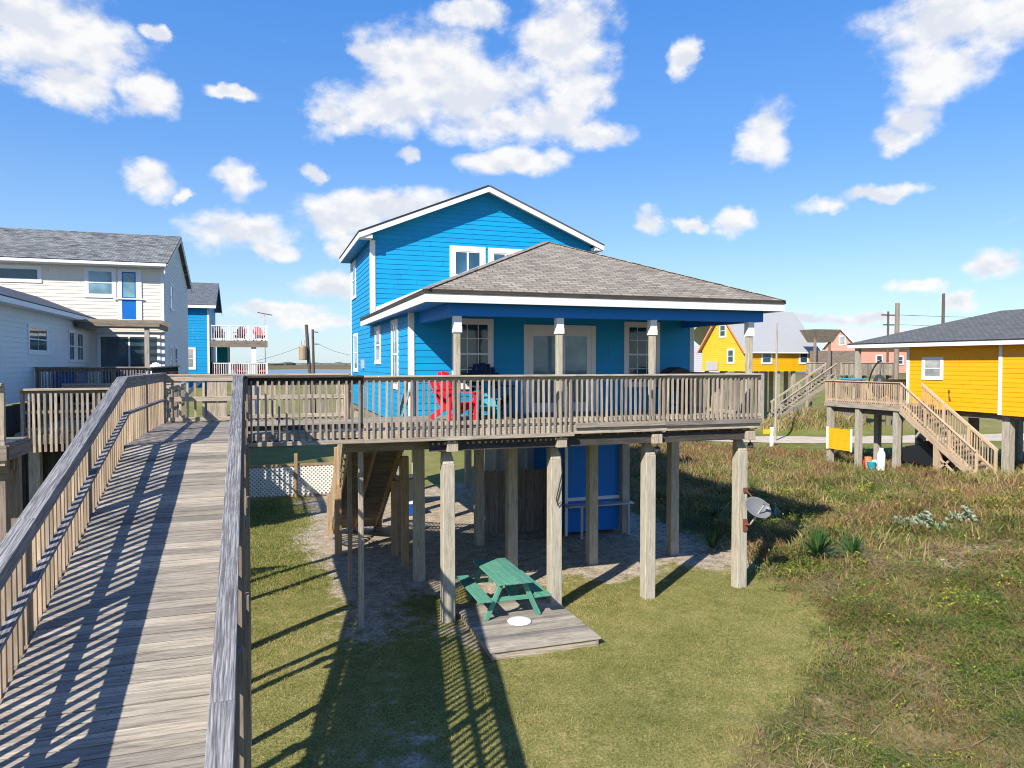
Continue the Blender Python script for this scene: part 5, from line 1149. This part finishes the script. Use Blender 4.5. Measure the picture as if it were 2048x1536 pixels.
def build_pink():
    H=thing('pink_house','salmon pink stilt house with steep pale roof between the chalet and the yellow house','house',(70,68,0))
    X0,X1,Y0,Y1=64.3,78,66.0,71.6; zb,zt=4.0,7.0; ym=(Y0+Y1)/2; zr=9.3; mb=MB()
    lap_wall(mb,(X0,Y1,0),(0,-1,0),(-1,0,0),[(0,zb),(Y1-Y0,zb),(Y1-Y0,zt),(Y1-ym,zr-.2),(0,zt)],.2); lap_wall(mb,(X0,Y0,0),(1,0,0),(0,-1,0),[(0,zb),(X1-X0,zb),(X1-X0,zt),(0,zt)],.2); mb.face([(X0,Y0,zb),(X0,Y1,zb),(X1,Y1,zb),(X1,Y0,zb)]); mb.build('wall','pink_siding',H)
    xa,xb=X0-.35,X1+.4; k=(zr-zt)/(ym-Y0)
    mb=MB(); roof_quad(mb,[(xa,Y0-.3,zt-k*.3),(xb,Y0-.3,zt-k*.3),(xb,ym,zr),(xa,ym,zr)],.07); roof_quad(mb,[(xb,Y1+.3,zt-k*.3),(xa,Y1+.3,zt-k*.3),(xa,ym,zr),(xb,ym,zr)],.07); mb.build('roof','pale_roof',H)
    mb=MB()
    for y in (Y0-.3,Y1+.3): mb.prism([(xa-.03,y,zt-k*.3-.15),(xa-.03,ym,zr-.15),(xa-.03,ym,zr+.05),(xa-.03,y,zt-k*.3+.05)],(.028,0,0))
    mb.build('rake_board','white_trim',H)
    F=W((0,Y0,0),(1,0,0),(0,-1,0)); G_=W((X0,0,0),(0,1,0),(-1,0,0)); simple_window(H,F,66.5,67.5,4.7,6.1); simple_window(H,F,69.5,70.6,4.9,6.0); simple_window(H,F,74,75,4.9,6); window(H,G_,68.2,69.3,7.2,8.4,.14,'single',None,'blind_glass',proud=.06)
    for x in np.linspace(X0+.3,X1-.3,6):
        for y in (66.3,71.2): m=MB(); m.bb(x-.15,x+.15,y-.15,y+.15,-.2,zb); m.build('piling','pile_wood',H)
    # grey timber stair, deck and lookout in front
    D=thing('lookout_deck','grey timber stair climbing to a deck with a roofed lookout before the pink house','deck',(44,47.5,0))
    y0,y1=47.0,48.2; a=(38.0,1.1); b=(43.4,4.15); n=17
    for y in (y0,y1):
        railing(D,(a[0],y,a[1]),(b[0],y,b[1]),(0,1 if y==y0 else -1,0),(.02,.5,.98),1.0,(.12,.05),.10,(.3,),(.2,.9),.45,.05,'rail_wood','rail_wood','rail_wood','rail_wood',(-.2,1.0))
        m=MB(); m.beam((a[0],y,a[1]-.15),(b[0],y,b[1]-.15),.06,.28); m.build('stringer','rail_wood',D)
    mb=MB()
    for i in range(n): t=(i+.5)/n; mb.bb(a[0]+(b[0]-a[0])*t-.16,a[0]+(b[0]-a[0])*t+.16,y0+.05,y1-.05,a[1]+(b[1]-a[1])*t-.03,a[1]+(b[1]-a[1])*t+.02)
    mb.build('tread','frame_wood',D)
    mb=MB(); deck_boards(mb,43.4,49.0,46.5,50.5,4.2,.2,.01,'x',9); mb.build('floor_boards','deck_wood',D)
    railing(D,(43.5,46.6,4.2),(49,46.6,4.2),(0,1,0),(.01,.33,.66,.99),1.0,(.12,.05),.1,(.1,),(0,.9),.16,.10,'rail_wood','rail_wood','rail_wood','rail_wood',(-.2,1))
    railing(D,(43.4,50.5,4.2),(43.4,48.3,4.2),(1,0,0),(.01,.99),1.0,(.12,.05),.1,(.1,),(0,.9),.16,.10,'rail_wood','rail_wood','rail_wood','rail_wood',(-.2,1))
    for x in (43.6,46,48.6):
        for y in (46.8,50.2): m=MB(); m.bb(x-.12,x+.12,y-.12,y+.12,-.2,4.1); m.build('support_post','frame_wood',D)
    mb=MB(); mb.hexa([(43.6,49.4,6.9),(45.2,49.4,6.9),(45.2,50.6,6.9),(43.6,50.6,6.9)],[(43.0,49.0,7.95),(45.7,49.0,7.95),(45.7,50.9,7.95),(43.0,50.9,7.95)]); mb.build('lookout_top','frame_wood',D)
    for x in (43.5,45.0): m=MB(); m.bb(x-.08,x+.08,49.5,49.66,4.2,7.3); m.build('lookout_post','frame_wood',D)
    mb=MB(); mb.bb(43.4,48.6,50.0,50.05,4.22,6.2); mb.build('lookout_wall','frame_wood',D)
    T=thing('dune_fence','low grey board fence below the timber stair','fence',(41,46.5,0)); m=MB()
    for k in range(30): x=38.6+k*.2; q=.9*float(mound(x,46.3)); m.bb(x,x+.17,46.3,46.33,.2,1.15+q+rng.uniform(-.06,.06))
    m.build('picket_panel','fence_wood',T); m=MB(); m.bb(38.6,44.6,46.335,46.38,.8,.9); m.build('fence_rail','fence_wood',T)
build_pink()
def build_right_small():
    g='bare poles on the right'
    for (x,y,h,r,lab,mt) in ((47.4,45,9.9,.19,'thick pale bare pole rising behind the charcoal roof','frame_wood'),(52.2,45,10.8,.13,'dark bare pole rising above the charcoal roof near the right edge','pole_wood'),(31.95,40,7.8,.07,'slender pale pole in front of the golden chalet','pile_wood')):
        m=MB(); m.tube([(x,y,-.2),(x+.05,y,h)],r*1.15,10,r*.85); o=m.build('bare_pole',mt); tag(o,lab,'pole',g)
    T=thing('service_pole','weathered pole with two short cross arms and wires beside the thick pale pole','utility pole',(48.6,47,0))
    m=MB(); m.tube([(48.6,47,-.2),(48.6,47,9.4)],.1,8,.08); m.build('pole','pole_wood',T)
    m=MB(); m.beam((47.9,47,9.1),(49.4,47,9.1),.09,.1); m.build('crossarm','pole_wood',T)
    m=MB(); m.beam((48.1,47,8.3),(49.2,47,8.3),.09,.1); m.build('crossarm','pole_wood',T)
    for k,(x0,z0) in enumerate(((48.0,9.15),(49.3,9.15),(49.1,8.35))):
        m=MB(); a=Vector((x0,47,z0)); b=Vector((x0+38,34,z0+.6)); m.tube([a.lerp(b,t/16)-Vector((0,0,2.4*(t/16)*(1-t/16))) for t in range(17)],.012,5); o=m.build('power_line','wire_black'); tag(o,('upper left','upper right','lowest')[k]+' power line sagging from the weathered pole over the charcoal roof','wire')
    T=thing('marker_post','white post with a small yellow plate beside the sandy road','post',(29.65,37.46,0))
    m=MB(); m.bb(29.56,29.74,37.40,37.52,-.1,1.2); m.build('post','white_trim',T); m=MB(); m.bb(29.02,29.555,37.43,37.46,.80,1.08); m.build('plate','sign_yellow',T)
    T=thing('blue_mailbox','blue mailbox on a dark post by the road seen under the deck','mailbox',(26.1,41.0,0))
    m=MB(); m.bb(26.4,26.5,41,41.1,-.1,.75); m.build('post','dark_wood',T); m=MB(); m.prism([(25.85,40.8,.75),(26.65,40.8,.75),(26.65,40.8,1.2),(26.5,40.8,1.38),(26.0,40.8,1.38),(25.85,40.8,1.2)],(0,.7,0)); m.build('box','blue_plastic',T)
build_right_small()

# ------------------------------------------------------------ plants
def mesh_np(name,V,F,rnd,mat,kind=None):
    me=bpy.data.meshes.new(name); nv=len(V); nf=len(F); k=F.shape[1]
    me.vertices.add(nv); me.vertices.foreach_set('co',V.astype(np.float32).ravel())
    me.loops.add(nf*k); me.loops.foreach_set('vertex_index',F.astype(np.int32).ravel())
    me.polygons.add(nf); me.polygons.foreach_set('loop_start',np.arange(0,nf*k,k,dtype=np.int32))
    a=me.attributes.new('rnd','FLOAT','POINT'); a.data.foreach_set('value',rnd.astype(np.float32))
    me.materials.append(M[mat]); me.update(calc_edges=True); me.validate()
    o=bpy.data.objects.new(name,me); C.objects.link(o)
    if kind: o['kind']=kind
    return o
def blades(x,y,h,w,lean,rnd,z=None,seg=1):
    """one narrow blade per root; seg 1: a triangle, seg 2: bent quad + tip (as quads)"""
    n=len(x); a=nrg.rand(n)*2*np.pi; z=hgt(x,y) if z is None else z
    la=nrg.rand(n)*2*np.pi; dx=np.cos(la)*lean*h; dy=np.sin(la)*lean*h
    B=np.stack([x,y,z-.01],-1); s=np.stack([np.cos(a)*w/2,np.sin(a)*w/2,0*a],-1)
    if seg==1:
        T=B+np.stack([dx,dy,h],-1); V=np.stack([B-s,B+s,T],1).reshape(-1,3); F=np.arange(3*n).reshape(-1,3); return V,F,np.repeat(rnd,3)
    Mi=B+np.stack([dx*.35,dy*.35,h*.6],-1); T=B+np.stack([dx,dy,h*.95],-1)
    V=np.stack([B-s,B+s,Mi+s*.8,Mi-s*.8,T+s*.15,T-s*.15],1).reshape(-1,3)
    i=np.arange(n)[:,None]*6; F=np.concatenate([i+np.array([[0,1,2,3]]),i+np.array([[3,2,4,5]])],0)
    return V,F,np.repeat(rnd,6)
def lawn():
    n=420000; x=nrg.uniform(-1.2,12.2,n); y=4.2+(nrg.rand(n)**1.35)*12.8
    s=sandw(x,y); b=brushw(x,y)
    pat=.5+.25*np.sin(x*1.9+1.3*np.sin(y*1.4))*np.sin(y*2.3+x*.8)+.25*np.sin(x*7.1+2*np.sin(y*5.3))*np.sin(y*8.3-x*3.1)
    keep=(nrg.rand(n)>np.clip(s*1.35-.05,0,1))&(nrg.rand(n)>b*.8)&(nrg.rand(n)<.35+.65*pat)
    keep&=~((x>3.62)&(x<5.80)&(y>11.95)&(y<14.65))
    x,y=x[keep],y[keep]; 
    tuft=np.sin(x*13+2.1*np.sin(y*9.7))*np.sin(y*15.1-1.7*np.sin(x*11.3)); rnd=np.clip(nrg.rand(len(x))*.8+.05+.22*tuft+.14*np.sin(x*.9+y*.6)+.08*np.sin(2.1*x-1.3*y),0,1)
    h=nrg.uniform(.022,.062,len(x))*(.75+.5*pat[keep]); V,F,r=blades(x,y,h,nrg.uniform(.007,.014,len(x)),nrg.uniform(.2,1.2,len(x)),rnd)
    o=mesh_np('lawn_grass',V,F,r,'lawn_blade','stuff'); tag(o,'short mown yellow green lawn grass below the deck','grass')
    n=60000; x=nrg.uniform(-2.5,3.2,n); y=nrg.uniform(17,29.0,n); keep=nrg.rand(n)>np.clip(sandw(x,y)*1.3,0,1); x,y=x[keep],y[keep]
    V,F,r=blades(x,y,nrg.uniform(.04,.09,len(x)),nrg.uniform(.014,.024,len(x)),nrg.uniform(.2,.9,len(x)),nrg.rand(len(x))*.55)
    o=mesh_np('back_lawn_grass',V,F,r,'lawn_blade','stuff'); tag(o,'green lawn grass in front of the white lattice fence','grass')
lawn()
def bare(x,y):
    return np.clip(np.maximum(1.3-np.hypot((x-16.6)/2.9,(y-14.1)/1.15),1.2-np.hypot((x-15.9)/.9,(y-17.9)/.5)),0,1)
def scatter(n,x0,x1,y0,y1,near=1.0):
    x=nrg.uniform(x0,x1,n); y=nrg.uniform(y0,y1,n)
    th=np.arctan2(x,y); k=(th<R(57))&(np.min([np.hypot(x-a,y-b) for a,b in ((13.35,15.0),(14.0,14.45),(18.0,16.1),(19.4,15.8))],0)>.5)&(brushw(x,y)>nrg.rand(n)*.9+.1)&(nrg.rand(n)>.8*bare(x,y)); 
    return x[k],y[k]
def brush():
    def patch(x,y,a,b,c):
        q=.5+.34*np.sin(x*a+1.7*np.sin(y*b+c))*np.cos(y*a*.8-1.1*x*b+c)+.24*np.sin(2.3*x*a+1.3*np.sin(2.9*y*b+c)+c)*np.cos(2.6*y*a-1.9*x*b)
        return np.clip((q-.5)*1.9+.5,0,1)
    def clumps(n,area,hmin,hmax,wmin,wmax,per,spread,lean,pat,lo,hi,off):
        x,y=scatter(n,*area); p=patch(x,y,*pat); k=nrg.rand(len(x))<lo+(hi-lo)*p; x,y=x[k],y[k]
        d=np.hypot(x,y); sc=np.clip(d/16,.75,1.5)
        hh=nrg.uniform(hmin,hmax,len(x))*np.clip(d/14,.55,1.25)
        X=np.repeat(x,per)+nrg.normal(0,spread,len(x)*per)*np.repeat(sc,per); Y=np.repeat(y,per)+nrg.normal(0,spread,len(x)*per)*np.repeat(sc,per)
        H=np.repeat(hh,per)*nrg.uniform(.5,1.1,len(X)); W_=nrg.uniform(wmin,wmax,len(X))*np.repeat(sc,per)
        rn=np.clip(np.repeat(nrg.rand(len(x))*.6,per)+nrg.rand(len(X))*.4+off,0,1)
        return blades(X,Y,H,W_,nrg.uniform(.15,lean,len(X)),rn,None,2)
    def join(L):
        Vs=[];Fs=[];Rs=[];o=0
        for V,F,r in L: Vs.append(V);Fs.append(F+o);Rs.append(r);o+=len(V)
        return np.concatenate(Vs),np.concatenate(Fs),np.concatenate(Rs)
    near=(3.5,22,4.5,24); mid=(9,34,14,43); fore=(3.5,16,4.5,12.5); far_=(33,45,41.5,48.5)
    V,F,r=join([clumps(5200,near,.07,.22,.008,.018,14,.07,1.3,(.8,.7,.3),.25,1,0),clumps(5200,mid,.16,.42,.014,.028,14,.11,.9,(.5,.4,1.3),.2,1,.05),clumps(2200,fore,.08,.2,.006,.013,16,.08,1.5,(1.1,.9,.3),.4,1,-.05),clumps(900,far_,.3,.6,.03,.05,12,.15,.8,(.5,.4,1.3),.5,1,.1)])
    o=mesh_np('dune_grass',V,F,r,'dry_blade','stuff'); tag(o,'dry tan and olive dune grass covering the rough ground on the right','grass')
    V,F,r=join([clumps(2800,near,.07,.2,.008,.016,16,.09,1.6,(.9,.6,2.3),.0,1,0),clumps(5200,mid,.16,.4,.013,.024,16,.13,1.1,(.45,.5,4.0),.0,1,0),clumps(3000,fore,.08,.2,.006,.012,18,.10,1.6,(.75,.55,5.3),.0,1,.05)])
    o=mesh_np('russet_scrub',V,F,r,'russet_blade','stuff'); tag(o,'reddish brown dead scrub mixed through the dune grass','scrub')
    # broad leaved weeds
    def weeds(n,area,size,per,hh,pat,lo,hi):
        x,y=scatter(n,*area); p=patch(x,y,*pat); k=nrg.rand(len(x))<lo+(hi-lo)*p**1.3; x,y=x[k],y[k]
        d=np.hypot(x,y); sc=np.clip(d/13,.6,1.6)
        N_=len(x)*per; S_=np.repeat(sc,per)
        px=np.repeat(x,per)+nrg.normal(0,.13,N_)*S_; py=np.repeat(y,per)+nrg.normal(0,.13,N_)*S_; pz=hgt(px,py)+nrg.uniform(.02,hh,N_)*S_
        a=nrg.rand(N_)*2*np.pi; t=nrg.uniform(-.5,.7,N_); s=nrg.uniform(.5,1.1,N_)*size*S_
        u=np.stack([np.cos(a)*np.cos(t),np.sin(a)*np.cos(t),np.sin(t)],-1)*s[:,None]; b=a+np.pi/2
        w=np.stack([np.cos(b),np.sin(b),nrg.uniform(-.3,.3,N_)],-1)*(s*.42)[:,None]
        P=np.stack([px,py,pz],-1); V=np.stack([P-u*.5,P+w*.5,P+u*.5,P-w*.5],1).reshape(-1,3); F=np.arange(4*N_).reshape(-1,4)
        rn=np.clip(np.repeat(nrg.rand(len(x))*.75,per)+nrg.rand(N_)*.25,0,1)
        return V,F,np.repeat(rn,4)
    V,F,r=join([weeds(11500,near,.055,26,.14,(.7,.9,.9),.15,1.0),weeds(3600,mid,.08,24,.22,(.4,.6,2.2),.15,.9),weeds(7000,fore,.05,30,.14,(1.0,.8,1.7),.05,1.0)])
    o=mesh_np('leafy_weeds',V,F,r,'weed_leaf','stuff'); tag(o,'low leafy green and yellow weeds growing through the dune grass','weeds')
    V,F,r=join([weeds(420,near,.075,34,.18,(.9,.6,3.1),.2,1.0),weeds(120,mid,.12,30,.25,(.5,.8,.1),.2,.8)])
    o=mesh_np('bright_weeds',V,F,r,'bright_leaf','stuff'); tag(o,'bright yellow green leafy weeds scattered among the dark low growth','weeds')
    # loose straw and twigs lying flat, thick on the bare patch
    n=9000; x,y=scatter(n,6,30,6,26); b_=nrg.rand(1400,2); x=np.concatenate([x,16.6+(b_[:,0]-.5)*6]); y=np.concatenate([y,14.1+(b_[:,1]-.5)*2.6]); m=len(x); a=nrg.rand(m)*2*np.pi; L=nrg.uniform(.12,.45,m); z=hgt(x,y)+nrg.uniform(.02,.14,m)
    u=np.stack([np.cos(a),np.sin(a),nrg.uniform(-.15,.15,m)],-1)*(L/2)[:,None]; w=np.stack([-np.sin(a),np.cos(a),0*a],-1)*.006
    P=np.stack([x,y,z],-1); V=np.stack([P-u-w,P-u+w,P+u+w,P+u-w],1).reshape(-1,3)
    o=mesh_np('loose_straw',V,np.arange(4*m).reshape(-1,4),np.repeat(.55+.45*nrg.rand(m),4),'dry_blade','stuff'); tag(o,'pale loose straw and stems lying on the dune','straw')
brush()
def yucca(name,x,y,r,n,lab,mat='yucca_leaf',g=None):
    T=thing(name,lab,'plant',(x,y,float(hgt(x,y))),g); z=float(hgt(x,y)); vs=[];fs=[];rn=[]
    for i in range(n):
        a=rng.uniform(0,2*math.pi); e=rng.uniform(.15,1.45); L=r*rng.uniform(.75,1.1); d=Vector((math.cos(a)*math.cos(e),math.sin(a)*math.cos(e),math.sin(e))); s=Vector((-math.sin(a),math.cos(a),0))*.026
        b=Vector((x,y,z+.08))+d*.05; q=len(vs); dr=Vector((0,0,-.12*L*math.cos(e)))
        P=[b-s*.8,b+s*.8,b+d*L*.55+s+dr*.3,b+d*L*.55-s+dr*.3,b+d*L+s*.08+dr,b+d*L-s*.08+dr]; vs+=[tuple(p) for p in P]; fs+=[(q,q+1,q+2,q+3),(q+3,q+2,q+4,q+5)]; rn+=[rng.random()]*6
    o=mesh_np('leaves',np.array(vs),np.array(fs),np.array(rn),mat); o.parent=T; o.matrix_parent_inverse=Matrix.Translation(-T.location)
    m=MB(); m.lathe([(.07,-.05),(.08,.05),(.05,.14),(0,.16)],(x,y,z),8); m.build('stem','frame_wood',T)
yucca('yucca',13.35,15.0,.72,120,'spiky dark green yucca on the dune edge right of the dish piling',g='yuccas on the dune')
yucca('yucca',13.95,14.5,.55,60,'smaller drooping yucca just behind and right of the larger one',g='yuccas on the dune')
yucca('yucca',13.6,19.9,.45,40,'small yucca at the tip of the house shadow',g='yuccas on the dune')
yucca('grass_tuft',11.5,16.9,.6,45,'tuft of long grass in the shade beside the right rear piling')
def cactus(x,y,n,lab,s=1.0,mat='cactus_pad'):
    z=float(hgt(x,y)); m=MB()
    T=thing('prickly_pear',lab,'cactus',(x,y,z),'prickly pears on the dune')
    pads=[]
    for i in range(n):
        if i<6 or rng.random()<.25: c=Vector((x+rng.gauss(0,.26)*s,y+rng.gauss(0,.2)*s,z+.07*s))
        else:
            p=rng.choice(pads); c=p+Vector((rng.uniform(-.10,.10),rng.uniform(-.09,.09),rng.uniform(.03,.10)))*s
        pads.append(c); R3=Matrix.Rotation(rng.uniform(0,3.1),3,'Z')@Matrix.Rotation(rng.uniform(.6,1.57),3,'X')@Matrix.Diagonal((.85,1.15,1))
        r=rng.uniform(.045,.075)*s; m.lathe([(0,-.014),(r*.7,-.013),(r,0),(r*.7,.013),(0,.014)],c,10,R3)
    o=m.build('pads',mat,T,0,True)
    me=o.data; a=me.attributes.new('rnd','FLOAT','POINT'); a.data.foreach_set('value',nrg.rand(len(me.vertices)//50+1).repeat(50)[:len(me.vertices)].astype(np.float32))
cactus(18.0,16.2,130,'pale green prickly pear cactus clump on the open dune',1.15)
cactus(19.4,15.9,70,'smaller prickly pear clump with darker lower pads right of the larger one',1.0)
cactus(15.2,19.4,90,'low sunlit pale shrub clump in the middle of the house shadow',.9)
